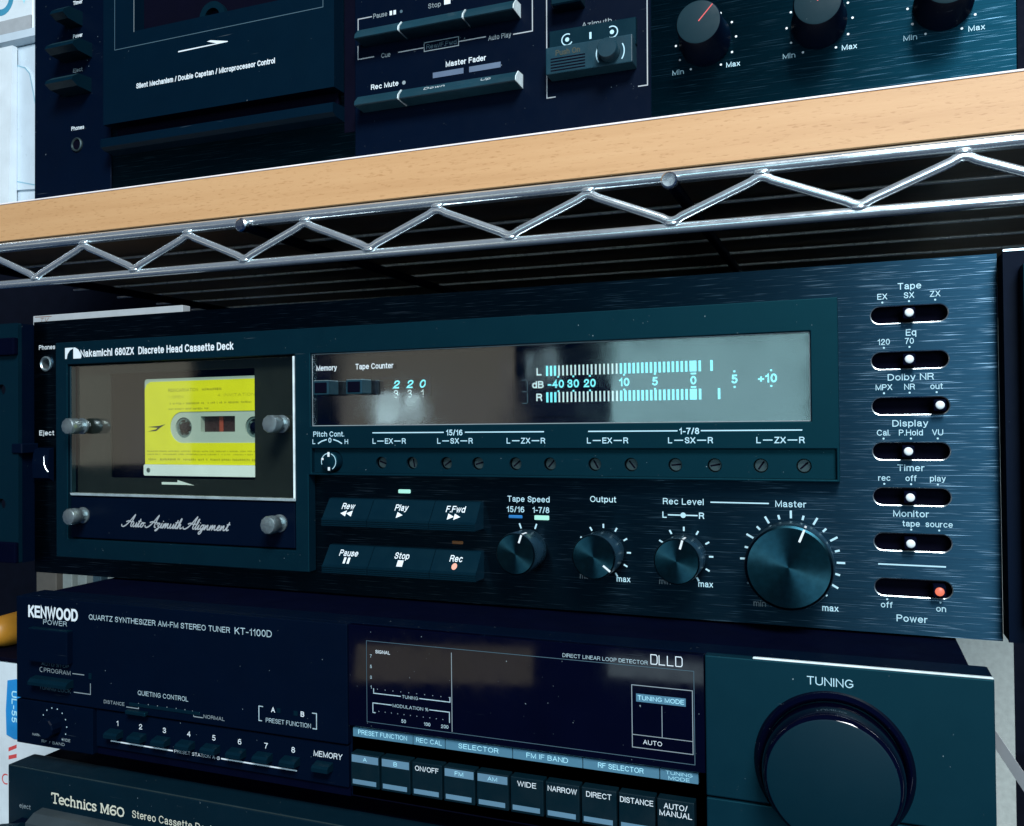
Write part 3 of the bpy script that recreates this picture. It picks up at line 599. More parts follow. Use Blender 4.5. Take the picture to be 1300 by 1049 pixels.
# print under the display
def dashed(x0, x1, s_, z, h, y=-6.06):
    wd = twidth(s_, 0.015) * h
    m_ = (x0 + x1) / 2
    lines(bz, [[(x0 + 2.6, z), (m_ - wd / 2 - 0.7, z)], [(m_ + wd / 2 + 0.7, z), (x1 - 2.6, z)]], y, 0.42, 'cyanprint')
    ctxt(bz, s_, m_, z, h, y, 'cyanprint', bold=0.015)
    ctxt(bz, 'L', x0 + 0.9, z, h, y, 'cyanprint', bold=0.015); ctxt(bz, 'R', x1 - 0.9, z, h, y, 'cyanprint', bold=0.015)
for x0, x1, s_ in ((227.5, 245.1, 'EX'), (261.4, 279.1, 'SX'), (295.6, 313.6, 'ZX'), (332.6, 350.5, 'EX'), (367.4, 385.6, 'SX'), (402.7, 420.9, 'ZX')): dashed(x0, x1, s_, 74.4, 2.5)
lines(bz, [[(227.5, 78.3), (264.8, 78.3)], [(275.4, 78.3), (313.2, 78.3)], [(333.2, 78.3), (371.4, 78.3)], [(380.9, 78.3), (420.2, 78.3)]], -6.06, 0.5, 'cyanprint')
ctxt(bz, '15/16', 270.1, 78.2, 2.6, -6.06, 'cyanprint', 0.95, 0.02); ctxt(bz, '1-7/8', 376.2, 78.2, 2.6, -6.06, 'cyanprint', 0.95, 0.02)
txt(bz, 'Pitch Cont.', 194.6, 212.0, 76.6, 2.5, -6.06, 'cyanprint', 0.012)
ctxt(bz, 'L', 194.9, 74.2, 2.3, -6.06, 'cyanprint'); ctxt(bz, 'H', 213.2, 74.2, 2.3, -6.06, 'cyanprint'); ctxt(bz, '0', 204.0, 74.9, 2.4, -6.06, 'cyanprint', bold=0.02)
lines(bz, [[(197.2, 73.2), (199.3, 74.4), (202.2, 75.2)], [(205.9, 75.2), (208.6, 74.4), (210.8, 73.2)]], -6.06, 0.55, 'cyanprint')
# trimmer strip
TX = [230.4, 246.7, 264.4, 280.2, 298.4, 314.6, 334.9, 350.8, 369.5, 385.6, 403.8, 420.2]
ts = put('trimmer_strip', plate(rect(193.5, 432.5, 59.1, 70.7), [circ(x + 0.3, 64.1, 2.9, 20) for x in TX] + [circ(204.4, 64.6, 5.2, 28)], -3.6, -2.0), 'bezel', nk)
put('strip_back', box(193.6, 432.4, 2.0, 3.0, 58.9, 70.9), 'cavity', ts)
for i, x in enumerate(TX):
    t_ = put('trimmer', lathe(x + 0.3, 64.1, [(2.8, 1.8), (2.8, -1.0), (2.4, -1.4)], 20), 'trim', nk, smooth=40)
    a = (-20, 100, 35, 15, 40, 48, 120, 128, 5, 10, 55, 42)[i]; c, s_ = math.cos(math.radians(a)), math.sin(math.radians(a))
    polyprint(t_, [[(x + 0.3 + dx * c - dz * s_, 64.1 + dx * s_ + dz * c) for dx, dz in ((-2.0, -.35), (2.0, -.35), (2.0, .35), (-2.0, .35))]], -1.46, 'cavity', 'slot')
pk = put('pitch_knob', lathe(204.4, 64.6, [(4.7, 1), (4.7, -7), (4.3, -7.6), (3.4, -7.9)], 32), 'bezel', nk, smooth=40)
lines(pk, [arc(204.4, 64.6, 4.0, 200, 80), arc(204.4, 64.6, 4.0, 70, -60)], -7.95, 0.35, 'cyanprint', 'knob_ring')
polyprint(pk, [rect(203.8, 205.0, 67.0, 69.2)], -8.0, 'white', 'pointer'); polyprint(pk, [rect(204.0, 205.2, 60.4, 62.0)], -8.0, 'white', 'pointer'); polyprint(pk, [rect(200.4, 201.6, 65.4, 66.4)], -8.0, 'white', 'pointer')
# transport keys
def fnb(z0):
    return lambda X, Z: (X, -3.0 - 6.0 * (z0 + 12.0 - Z) / 8.2 - 0.08, Z)
def tkey(x0, x1, z0, s_, marks, mk_mat='white', tx=None):
    pr = [(0.0, z0 + 12.6), (-2.6, z0 + 12.4), (-3.0, z0 + 12.0), (-9.0, z0 + 3.8), (-10.0, z0 + 3.2)]
    for k_ in range(3): pr += [(-10.0, z0 + 2.6 - k_ * 0.9), (-9.6, z0 + 2.45 - k_ * 0.9), (-9.6, z0 + 2.2 - k_ * 0.9), (-10.0, z0 + 2.05 - k_ * 0.9)]
    pr += [(-10.0, z0), (0.0, z0)]
    b_ = put('transport_key', prism(pr, x0 + 0.15, x1 - 0.15), 'button', nk)
    fn = fnb(z0); xc = (x0 + x1) / 2
    ctxt(b_, s_, xc, z0 + 9.1, 2.7, 0, 'white', 0.95, 0.012, fn=fn)
    polyprint(b_, [[(xc + a, z0 + 5.9 + b) for a, b in pl] for pl in marks], 0, mk_mat, 'key_symbol', fn=fn)
tri = lambda dx, s_: [(dx - 1.5 * s_, -1.3), (dx + 1.6 * s_, 0), (dx - 1.5 * s_, 1.3)][::s_]
for x0, x1, s_, mk in ((201.2, 226.2, 'Rew', [tri(-1.6, -1), tri(1.6, -1)]), (226.2, 258.6, 'Play', [tri(0, 1)]), (258.6, 281.7, 'F.Fwd', [tri(-1.6, 1), tri(1.6, 1)])): tkey(x0, x1, 34.2, s_, mk)
for x0, x1, s_, mk in ((201.2, 226.2, 'Pause', [rect(-1.7, -.5, -1.3, 1.3), rect(.5, 1.7, -1.3, 1.3)]), (226.2, 258.6, 'Stop', [rect(-1.5, 1.5, -1.3, 1.3)])): tkey(x0, x1, 11.8, s_, mk)
MT['recdot'] = plain('salmon_dot', (0.80, 0.36, 0.26), 0.5)
tkey(258.6, 281.7, 11.8, 'Rec', [circ(0, 0, 1.35, 16)], 'recdot')
put('indicator_lamp', box(238.0, 244.3, -0.8, 1, 49.6, 51.4, 0.5, 2), 'greenled', nk); put('indicator_lamp', box(265.7, 271.3, -0.6, 1, 26.7, 28.2, 0.3), 'orangeled', nk)
put('indicator_lamp', box(293.9, 300.5, -0.6, 1, 39.4, 40.9, 0.3), 'blueled', nk); put('indicator_lamp', box(306.3, 313.1, -0.7, 1, 39.1, 41.1, 0.4, 2), 'greenled', nk)
# rotary knobs
def knob(x, z, d, rad, ang, plen, ring=None):
    kn = put('rotary_knob', lathe(x, z, [(rad * 0.93, 0.3), (rad * 1.0, -1.0), (rad * 1.03, -d + 1.2), (rad * 1.0, -d)], 64, True, False), 'knobside', nk, smooth=35)
    fb = lathe(0, 0, [(rad * 1.0, 0.0), (rad * 0.95, -0.5), (rad * 0.30, -0.42), (0.05, -0.4)], 64, False, True)
    bmesh.ops.translate(fb, vec=(x, -d, z), verts=fb.verts)
    put('knob_face', fb, 'knobface', kn, (x, -d, z), smooth=30)
    a = math.radians(ang); c, s_ = math.cos(a), math.sin(a); r0, r1 = rad * (1 - plen), rad * 0.99
    polyprint(kn, [[(x + q * c - e * s_, z + q * s_ + e * c) for q, e in ((r0, -.42), (r1, -.42), (r1, .42), (r0, .42))]], -d - 0.62, 'white', 'pointer')
    bm_ = bmesh.new(); h_ = 0.42
    vs = [bm_.verts.new((x + (rad * 1.035) * c - e * s_, y, z + (rad * 1.035) * s_ + e * c)) for y, e in ((-d + 0.0, -h_), (-d + 0.0, h_), (-d + d * 0.35, h_), (-d + d * 0.35, -h_))]
    bm_.faces.new(vs); put('pointer', bm_, 'white', kn)
    return kn
knob(303.1, 26.0, 16, 8.9, 70, 0.42); knob(337.8, 26.3, 16, 9.2, -38, 0.42); knob(372.4, 26.2, 17, 9.1, 74, 0.42); knob(415.1, 26.1, 18, 16.0, 68, 0.33)
def ticks(x, z, r0, r1, angs, wd=0.7):
    lines(nk, [[(x + r0 * math.cos(math.radians(a)), z + r0 * math.sin(math.radians(a))), (x + r1 * math.cos(math.radians(a)), z + r1 * math.sin(math.radians(a)))] for a in angs], -0.06, wd, 'cyanprint', 'dial_tick')
ticks(337.8, 26.3, 10.2, 12.0, [90 + 30 * i for i in range(-5, 6)]); ticks(372.4, 26.2, 10.2, 12.0, [90 + 30 * i for i in range(-5, 6)])
ticks(415.1, 26.1, 16.9, 20.0, [90 + 30 * i for i in range(-4, 5)], 0.8); ticks(415.1, 26.1, 16.9, 18.7, [75 + 30 * i for i in range(-4, 6)], 0.8)
ticks(303.1, 26.0, 9.6, 12.0, [70, 110])
txt(nk, 'Tape Speed', 293.4, 313.4, 46.9, 2.6, -0.06, 'cyanprint', 0.008); txt(nk, '15/16', 293.0, 301.4, 42.2, 2.6, -0.06, 'cyanprint', 0.015); txt(nk, '1-7/8', 305.4, 313.2, 42.2, 2.6, -0.06, 'cyanprint', 0.015)
txt(nk, 'Output', 332.0, 343.6, 47.6, 2.6, -0.06, 'cyanprint', 0.006); txt(nk, 'Rec Level', 363.8, 380.7, 47.4, 2.6, -0.06, 'cyanprint', 0.006); txt(nk, 'Master', 409.2, 421.0, 47.4, 2.6, -0.06, 'cyanprint', 0.006)
lines(nk, [[(383.5, 48.7), (406.7, 48.7)]], -0.06, 0.5, 'cyanprint')
ctxt(nk, 'L', 364.4, 43.0, 2.6, -0.06, 'cyanprint', bold=0.02); ctxt(nk, 'R', 379.8, 43.0, 2.6, -0.06, 'cyanprint', bold=0.02)
lines(nk, [[(365.8, 43.0), (378.2, 43.0)]], -0.06, 0.5, 'cyanprint'); polyprint(nk, [circ(372.2, 43.0, 1.15, 14)], -0.08, 'cyanprint')
for x, z, a in ((345.6, 15.0, 'max'), (328.6, 15.4, 'min'), (380.3, 14.8, 'max'), (363.4, 15.0, 'min'), (428.6, 8.2, 'max'), (401.8, 8.3, 'min')): ctxt(nk, a, x + 0.8, z, 2.5, -0.06, 'cyanprint' if a == 'max' else 'grey', 0.95, 0.008)
# slide switches
LEV = [459.0, 458.8, 469.0, 458.0, 458.4, 458.3, 467.9]
LETT = [('Tape', 455.4, 463.6, 131.8, [('EX', 449.9), ('SX', 459.3), ('ZX', 468.3)], 128.4),
        ('Eq', 458.0, 461.6, 114.0, [('120', 450.2), ('70', 459.2)], 110.9),
        ('Dolby NR', 451.4, 467.4, 97.0, [('MPX', 450.0), ('NR', 459.0), ('out', 468.3)], 93.4),
        ('Display', 452.8, 465.2, 79.3, [('Cal.', 449.6), ('P.Hold', 459.2), ('VU', 468.4)], 75.9),
        ('Timer', 454.3, 463.7, 62.3, [('rec', 449.6), ('off', 459.0), ('play', 468.2)], 58.5),
        ('Monitor', 452.6, 465.0, 44.8, [('tape', 458.8), ('source', 468.4)], 41.2)]
cup = mesh_of(plate(rrect(-13.9, 13.9, -3.7, 3.7, 3.65, 8), [], 5.0, 5.6), 'cavity')
bm = bmesh.new()
lo = rrect(-13.74, 13.74, -3.54, 3.54, 3.5, 8); hi = rrect(-13.4, 13.4, -3.2, 3.2, 3.15, 8)
va = [bm.verts.new((x, -0.02, z)) for x, z in lo]; vb = [bm.verts.new((x, 0.14, z)) for x, z in hi]; vc = [bm.verts.new((x, 5.0, z)) for x, z in hi]
for i in range(len(lo)):
    j = (i + 1) % len(lo); bm.faces.new((va[i], va[j], vb[j], vb[i]))
rim = mesh_of(bm, 'rim')
bm = bmesh.new()
vb = [bm.verts.new((x, 0.14, z)) for x, z in hi]; vc = [bm.verts.new((x, 5.0, z)) for x, z in hi]
for i in range(len(hi)):
    j = (i + 1) % len(hi); bm.faces.new((vb[i], vb[j], vc[j], vc[i]))
inner = mesh_of(bm, 'cavity')
levm = mesh_of(box(-2.2, 2.2, -4.2, 5.0, -2.2, 2.2, 0.7, 2), 'dull')
for i, z in enumerate(SLOTZ):
    sw = link('slide_switch', cup, nk, (459.15, 0, z))
    link('slot_rim', rim, sw, (459.15, 0, z)); link('slot_wall', inner, sw, (459.15, 0, z))
    link('lever', levm, sw, (LEV[i], 0, z))
    put('lever_dot', lathe(LEV[i], z, [(1.6, -4.1), (1.6, -4.5), (1.3, -4.8), (0.5, -4.95)], 18), 'redled' if i == 6 else 'white', sw, smooth=50)
for hd, a, b, zb, subs, zs_ in LETT:
    txt(nk, hd, a, b, zb, 2.5, -0.06, 'cyanprint', 0.006)
    for s_, x in subs:
        ctxt(nk, s_, x, zs_ + 1.1, 2.25, -0.06, 'cyanprint', 0.95, 0.004)
    polyprint(nk, [circ(x, zs_ - 1.2, 0.38, 8) for _, x in subs], -0.06, 'cyanprint', 'position_dot')
lines(nk, [[(447.0, 26.4), (470.5, 26.4)]], -0.06, 0.55, 'cyanprint')
ctxt(nk, 'off', 449.8, 10.9, 2.3, -0.06, 'cyanprint', 1, 0.004); ctxt(nk, 'on', 468.6, 10.6, 2.3, -0.06, 'cyanprint', 1, 0.004); txt(nk, 'Power', 453.2, 463.9, 4.8, 2.6, -0.06, 'cyanprint', 0.008)
polyprint(nk, [circ(450, 13.0, 0.38, 8), circ(468.4, 12.9, 0.38, 8)], -0.06, 'cyanprint', 'position_dot')

# ------------------------------------------------------------------ cassette in the window
cs = thing('cassette', 'yellow labelled compact cassette behind the deck window', 'cassette', (124, 13, 55.4))
pill = rrect(91.6, 155.8, 73.3, 90.2, 8.3, 10)
h1, h2 = circ(100.6, 81.6, 5.6), circ(147.0, 81.6, 5.6)
put('shell', plate(rrect(73.6, 174, 55.5, 108.6, 1.6, 4), [h1, h2, rect(112.2, 134.8, 79.2, 87.6)], 10.6, 20), 'shell', cs)
put('label', plate([(74.0, 61.6), (173.6, 61.6), (173.6, 104), (170, 107), (78, 107), (75.2, 105.6), (74.0, 102.8)], [pill], 10.2, 10.6), 'yellow', cs)
put('guard', plate(rrect(73.5, 174, 55.4, 61.5, 0.8, 3), [], 9.6, 10.6), 'shellwhite', cs)
for hx in (100.6, 147.0):
    hb = put('hub', plate(circ(hx, 81.6, 5.55), [circ(hx, 81.6, 4.4)], 11.4, 17), 'ghost', cs)
    for q in range(6):
        a = math.radians(60 * q + 20); put('hub_tooth', box(hx + 3.9 * math.cos(a) - .6, hx + 3.9 * math.cos(a) + .6, 11.8, 16.6, 81.6 + 3.9 * math.sin(a) - .6, 81.6 + 3.9 * math.sin(a) + .6), 'ghost', hb)
    put('spindle', lathe(hx, 81.6, [(2.6, 24), (2.6, 10.5), (1.2, 9.0), (.4, 8.8)], 16), 'dull', cs, smooth=40)
put('tape_pack', box(112.3, 134.7, 13.6, 15, 79.3, 87.5), 'tape', cs)
put('leader_stripe', box(122.4, 124.9, 13.2, 13.55, 79.3, 87.5), 'redtape', cs)
def microprint(x0, x1, z, h, wmax):
    polys = []; x = x0
    while x < x1:
        wd = random.uniform(0.35, wmax)
        if random.random() < 0.82: polys.append(rect(x, min(x + wd, x1), z + random.uniform(0, h * 0.25), z + h * random.uniform(0.75, 1.0)))
        x += wd + random.uniform(0.2, 0.45)
    polyprint(cs, polys, 10.12, 'olive', 'small_print')
txt(cs, 'REINCARNATION', 90.6, 111.0, 101.2, 1.8, 10.12, 'olive', 0.02)
txt(cs, '1. OPEN', 90.6, 101, 97.6, 1.5, 10.12, 'olive', 0.0); txt(cs, '4. INVITATION', 124, 148, 98.1, 1.5, 10.12, 'olive', 0.0)
microprint(113.5, 126.5, 101.3, 1.6, 1.2); microprint(90.6, 146, 94.2, 1.2, 0.9); microprint(90.6, 118, 91.3, 1.1, 0.9)
microprint(75.6, 148, 68.4, 0.9, 0.7); microprint(75.6, 147, 66.7, 0.9, 0.7); microprint(75.6, 148, 63.7, 1.3, 1.1)
for sx_, sz_ in ((77.0, 58.4), (170.5, 58.4)):
    put('shell_screw', lathe(sx_, sz_, [(1.3, 9.7), (1.3, 9.4), (0.9, 9.3)], 14), 'screw', cs, smooth=40)
polyprint(cs, [[(76.0, 82.2), (84.5, 82.8), (88.5, 83.6), (85, 81.8), (82, 79.9), (76, 79.7), (82, 80.9), (83, 81.7)]], 10.1, 'ink', 'emblem')

# the coordinates above are for a cassette 10 mm behind the panel; it sits closer, at 3 mm
KC = 366.3 / 373.3
cs.matrix_world = Matrix.Translation(Vector((437.6 * (1 - KC), -7.4, 82.06 * (1 - KC))) * S) @ Matrix.Diagonal((KC, 1, KC, 1)) @ Matrix.Translation(WT[cs] * S)
# ------------------------------------------------------------------ tuner
kt = thing('tuner', 'black stereo tuner with a large round tuning knob below the lit deck', 'tuner', (265, 100, -84))
KY = -52.0
put('cabinet', box(56, 474, KY + 16, 280, -72, -1.1, 0.6), 'dull', kt)
put('fascia_frame', box(51.6, 479.2, KY + 3.0, KY + 16.5, -73.0, -0.6, 0.8, 2), 'navy', kt)
for xa in (112, 430):
    for ya in (-20, 240): put('foot', box(xa - 11, xa + 11, ya - 11, ya + 11, -82.9, -71.9, 1.0), 'dull', kt)
# left upper panel, left lower panel, right panel, glass
put('left_panel', box(51.8, 241.6, KY, KY + 4, -50.6, -0.8, 0.35, 2), 'navy', kt)
put('lower_left_panel', box(51.8, 101.4, KY, KY + 4, -72.8, -51.4, 0.35, 2), 'navy', kt)
rp = put('right_panel', box(388.6, 479.0, KY - 0.4, KY + 4, -49.8, -0.6, 0.4, 2), 'kpanel', kt)
put('lower_right_panel', box(388.6, 479.0, KY - 0.4, KY + 4, -72.8, -50.6, 0.4, 2), 'kpanel', kt)
put('top_edge', box(405, 478.8, KY - 0.5, KY + 1.2, -0.55, 0.05, 0.2), 'edge', rp)  # highlight along the tuner's top edge, made as a pale strip
dg = put('display_window', box(242.0, 388.2, KY + 0.2, KY + 3.6, -42.6, -0.8, 0.2), 'kgloss', kt)
put('key_bay', box(242.0, 388.2, KY + 3.0, KY + 3.9, -72.6, -42.8), 'cavity', kt)
ps = put('preset_strip', box(102.4, 241.0, KY + 1.2, KY + 4.2, -69.0, -51.6, 0.3), 'bezel', kt)
bpy.data.objects[ps.name].data.materials[0] = MT['navy']
put('strip_base', box(102.0, 241.4, KY + 2.4, KY + 4.2, -72.8, -69.3), 'dull', kt)
Y1 = KY - 0.07
ob = txt(kt, 'KENWOOD', 59.9, 92.4, -10.6, 5.9, Y1, 'white', 0.030)
txt(kt, 'POWER', 69.9, 85.3, -13.4, 2.3, Y1, 'kprint', 0.0)
pb = put('power_button', box(63.4, 89.0, KY - 3.4, KY + 1, -31.0, -15.2, 0.5, 2), 'navy', kt)
put('button_edge', box(63.6, 88.8, KY - 3.0, KY - 0.1, -15.3, -14.9), 'button', pb)
txt(kt, 'QUARTZ SYNTHESIZER AM-FM STEREO TUNER', 99.4, 181.8, -9.0, 2.5, Y1, 'kprint', 0.003); txt(kt, 'KT-1100D', 184.4, 204.0, -9.2, 3.0, Y1, 'kprint', 0.003)
txt(kt, 'AUTO STOP', 68.6, 86.6, -33.4, 1.5, Y1, 'dimprint', 0.0); txt(kt, 'PROGRAM', 70.2, 87.6, -36.6, 2.1, Y1, 'grey', 0.0)
lines(kt, [arc(68.6, -35.5, 1.1, 60, 300, 10)], Y1, 0.35, 'grey')
pg = put('program_button', prism([(KY + 1, -38.4), (KY - 3.2, -39.2), (KY - 4.6, -40.6), (KY - 4.6, -42.0), (KY + 1, -42.4)], 64.6, 89.4), 'button', kt)
txt(kt, 'TUNING LOCK', 67.1, 87.7, -45.2, 1.9, Y1, 'dimprint', 0.0)
lines(kt, [[(88.8, -35.6), (96.3, -35.6)], [(89.7, -44.4), (100.2, -44.4), (100.2, -39.2)]], Y1, 0.4, 'grey'); put('indicator_lamp', box(99.3, 101.0, KY - 0.3, KY + 1, -37.2, -34.4), 'button', kt)
txt(kt, 'QUIETING CONTROL', 129.2, 158.5, -41.6, 2.1, Y1, 'kprint', 0.0); txt(kt, 'DISTANCE', 108.5, 121.1, -47.6, 1.6, Y1, 'grey', 0.01); txt(kt, 'NORMAL', 167.0, 178.6, -48.0, 1.6, Y1, 'grey', 0.01)
lines(kt, [[(122.2, -47.9), (129.6, -47.9), (129.6, -45.4)]] + [[(x, -47.2), (x, -45.2)] for x in (135.4, 140.8, 146.3, 151.6, 156.6)] + [[(160.8, -45.4), (161.6, -47.9), (166.6, -47.9)]], Y1, 0.4, 'grey')
put('quieting_slider', box(124, 165, KY - 0.3, KY + 0.5, -47.2, -45.6, 0.2), 'button', kt); put('slider_tip', box(123.5, 135.5, KY - 2.4, KY, -50.4, -48.6, 0.3), 'bezel', kt)
lines(kt, [[(199.2, -39.4), (197.0, -39.4), (197.0, -45.6), (198.6, -45.6)], [(224.2, -39.4), (226.4, -39.4), (226.4, -45.9), (224.4, -45.9)]], Y1, 0.4, 'kprint')
ctxt(kt, 'A', 204.4, -40.2, 2.2, Y1, 'white', bold=0.02); ctxt(kt, 'B', 219.4, -40.4, 2.2, Y1, 'white', bold=0.02); txt(kt, 'PRESET FUNCTION', 200.6, 223.6, -45.9, 1.9, Y1, 'kprint', 0.0)
put('indicator_lamp', box(206.4, 208.2, KY - 0.2, KY + 1, -41.2, -39.2), 'button', kt); put('indicator_lamp', box(215.0, 217.0, KY - 0.2, KY + 1, -41.4, -39.4), 'button', kt)
Y2 = KY + 1.1
for i in range(8):
    x = 115.6 + 14.02 * i
    ctxt(ps, str(i + 1), x, -56.6, 2.4, Y2, 'white', 1.15, 0.008)
    put('preset_key', prism([(KY + 1.4, -59.4), (KY - 2.2, -60.2), (KY - 3.2, -61.0), (KY - 3.2, -62.6), (KY + 1.4, -62.8)], x - 4.4, x + 3.4), 'button', kt)
txt(ps, 'MEMORY', 224.0, 238.0, -57.8, 2.4, Y2, 'white', 0.006, shear=0.1)
put('preset_key', prism([(KY + 1.4, -59.4), (KY - 2.2, -60.2), (KY - 3.2, -61.0), (KY - 3.2, -62.6), (KY + 1.4, -62.8)], 225.6, 233.6), 'button', kt)
lines(ps, [[(111.4, -65.3), (148.5, -65.3)], [(175.6, -65.3), (215.6, -65.3)]], Y2, 0.6, 'white'); txt(ps, 'PRESET STATION A-B', 149.3, 174.8, -66.0, 1.5, Y2, 'white', 0.0)
ck = put('small_knob', lathe(76.8, -61.8, [(4.9, KY + 1), (4.9, KY - 5), (4.5, KY - 5.6)], 12), 'navy', kt, smooth=20)
polyprint(kt, [circ(76.8 + 8.2 * math.cos(math.radians(a)), -61.6 + 8.2 * math.sin(math.radians(a)), 0.36, 8) for a in range(-50, 151, 25)], Y1, 'kprint', 'dial_dot')
txt(kt, 'NARROW', 62.4, 70.8, -68.2, 1.2, Y1, 'grey', 0.02); txt(kt, 'WIDE', 81.8, 87.2, -68.6, 1.4, Y1, 'grey', 0.02); txt(kt, 'RF / BAND', 68.6, 83.6, -70.9, 1.4, Y1, 'grey', 0.01)
# display print
YG = KY + 0.1
txt(dg, 'SIGNAL', 255.0, 261.8, -11.6, 1.4, YG, 'white', 0.012)
for s_, z in (('7', -12.9), ('5', -17.2), ('3', -21.6), ('1', -25.6)): ctxt(dg, s_, 252.8, z, 1.3, YG, 'kprint')
lines(dg, [rect(250.8, 384.6, -40.0, -6.8)], YG, 0.22, 'dimprint', closed=True)
lines(dg, [[(289.4, -8.4), (289.4, -39.6)]], YG, 0.3, 'grey')
lines(dg, [[(254.0, -26.0), (254.0, -28.0), (266.6, -28.0)], [(275.0, -28.0), (288.6, -28.0), (288.6, -26.0)], [(254.8, -35.9), (253.6, -35.9), (253.6, -32.0), (262.4, -32.0)], [(279.4, -32.0), (288.3, -32.0), (288.3, -36.2)]], YG, 0.35, 'kprint')
txt(dg, 'TUNING', 267.2, 274.4, -28.7, 1.3, YG, 'kprint', 0.0); txt(dg, 'MODULATION %', 262.8, 279.0, -32.7, 1.3, YG, 'kprint', 0.0)
for s_, x in (('50', 267.8), ('100', 278.4), ('200', 286.2)): ctxt(dg, s_, x, -37.9, 1.4, YG, 'kprint')
polyprint(dg, [circ(255.8 + 3.6 * i, -26.2, 0.2, 6) for i in range(10)] + [circ(256.4 + 2.9 * i, -35.2, 0.2, 6) for i in range(11)], YG, 'grey', 'scale_dot')
txt(dg, 'DIRECT LINEAR LOOP DETECTOR', 335.6, 368.0, -6.0, 1.4, YG, 'kprint', 0.0)
def outlined(x, s_, z, h):
    for ch in s_:
        if ch == 'D': lines(dg, [[(x, z), (x, z + h), (x + 1.9, z + h), (x + 2.3, z + h - .6), (x + 2.3, z + .6), (x + 1.9, z), (x, z)]], YG, 0.3, 'white', 'emblem_letter')
        else: lines(dg, [[(x, z + h), (x, z), (x + 2.2, z)]], YG, 0.3, 'white', 'emblem_letter')
        x += 3.0
outlined(369.2, 'DLLD', -5.6, 3.4)
lines(dg, [rect(362.0, 384.0, -36.4, -13.8)], YG, 0.28, 'grey', closed=True); lines(dg, [[(362.0, -31.8), (384.0, -31.8)], [(373.0, -20.4), (373.0, -31.8)]], YG, 0.25, 'grey')
polyprint(dg, [rect(363.6, 381.6, -19.7, -16.8)], YG - 0.02, 'blueprint', 'blue_label'); txt(dg, 'TUNING MODE', 364.2, 381.0, -19.0, 1.6, YG - 0.06, 'lightblue', 0.0); txt(dg, 'AUTO', 366.0, 372.9, -34.9, 1.6, YG, 'white', 0.0)
# coloured category band
CX = [243.0, 271.2, 285.6, 314.4, 342.6, 371.6, 385.6]
for i, s_ in enumerate(('PRESET FUNCTION', 'REC CAL', 'SELECTOR', 'FM IF BAND', 'RF SELECTOR', 'TUNING')):
    a, b = CX[i] + 0.2, CX[i + 1] - 0.2
    bl = put('category_label', box(a, b, KY + 1.6, KY + 3.2, -47.3, -43.5), 'blueprint', kt)
    if i < 5: txt(bl, s_, a + (b - a) * (0.09 if i < 2 else 0.2), b - (b - a) * (0.09 if i < 2 else 0.2), -46.2, 1.9, KY + 1.5, 'lightblue', 0.0)
    else:
        txt(bl, 'TUNING', a + 2, b - 2, -45.2, 1.3, KY + 1.5, 'lightblue', 0.0); txt(bl, 'MODE', a + 3, b - 3, -47.0, 1.3, KY + 1.5, 'lightblue', 0.0)
KX = [243.6 + 14.13 * i for i in range(11)]
for i, s_ in enumerate(('A', 'B', 'ON/OFF', 'FM', 'AM', 'WIDE', 'NARROW', 'DIRECT', 'DISTANCE', 'AUTO/')):
    a, b = KX[i] + 0.45, KX[i + 1] - 0.45; xc = (a + b) / 2
    fk = put('function_key', box(a, b, KY - 1.6, KY + 3.0, -66.4, -52.9, 0.3, 2), 'kkey', kt)
    yk = KY - 1.68
    polyprint(fk, [rect(a + 0.8, b - 1.4, -65.4, -63.5)], yk, 'blueglow', 'indicator_bar')
    if i in (0, 1, 3, 4):
        polyprint(fk, [rect(a + 0.4, b - 0.4, -56.5, -53.5)], yk, 'blueglow', 'indicator_bar'); ctxt(fk, s_, xc, -55.0, 1.6, yk - 0.05, 'lightblue', 1.3, 0.0)
    else:
        wd = {'ON/OFF': 10.4, 'WIDE': 7.6, 'NARROW': 11.4, 'DIRECT': 9.6, 'DISTANCE': 12.2, 'AUTO/': 8.4}[s_]
        txt(fk, s_, xc - wd / 2, xc + wd / 2, -56.2, 2.0, yk, 'white', 0.004)
        if i == 9: txt(fk, 'MANUAL', xc - 5.8, xc + 5.8, -58.8, 2.0, yk, 'white', 0.004)
# tuning knob
txt(rp, 'TUNING', 422.8, 437.4, -7.4, 2.8, KY - 0.48, 'cyanprint', 0.0)
tk = put('tuning_knob', lathe(430.6, -34.6, [(21.8, KY - 0.2), (22.4, KY - 3.0), (22.2, KY - 9.5), (21.6, KY - 12.0), (20.9, KY - 13.2), (20.2, KY - 13.7)], 96, False, False), 'kgloss', kt, smooth=35)
put('knob_face', lathe(430.6, -34.6, [(20.2, KY - 13.7), (19.6, KY - 13.9), (0.1, KY - 13.9)], 96, False, True), 'kknob', tk, smooth=35)
put('knob_collar', lathe(430.6, -34.6, [(25.6, KY - 0.3), (25.0, KY - 1.6), (23.8, KY - 2.6), (22.6, KY - 2.0), (22.2, KY - 0.4)], 96, False, False), 'kgloss', tk, smooth=60)

# ------------------------------------------------------------------ deck under the tuner
tn = thing('cassette_deck', 'black cassette deck with pale gold lettering beneath the tuner', 'cassette deck', (265, 100, -211.5))
TY = -55.0
put('cabinet', box(54, 474, TY + 14, 270, -205, -84, 0.5), 'dull', tn)
for xa in (90, 440):
    for ya in (0, 230): put('foot', box(xa - 10, xa + 10, ya - 10, ya + 10, -211.8, -204.8), 'dull', tn)
fp = put('front_panel', box(49.3, 479, TY, TY + 15, -205, -83.0, 0.9, 2), 'tpanel', tn)
put('top_edge', tube([(49.9, TY + 0.25, -83.25), (478.4, TY + 0.25, -83.25)], 0.30, 6), 'trim', fp)  # thin lighter strip stands for the highlight on the front chamfer
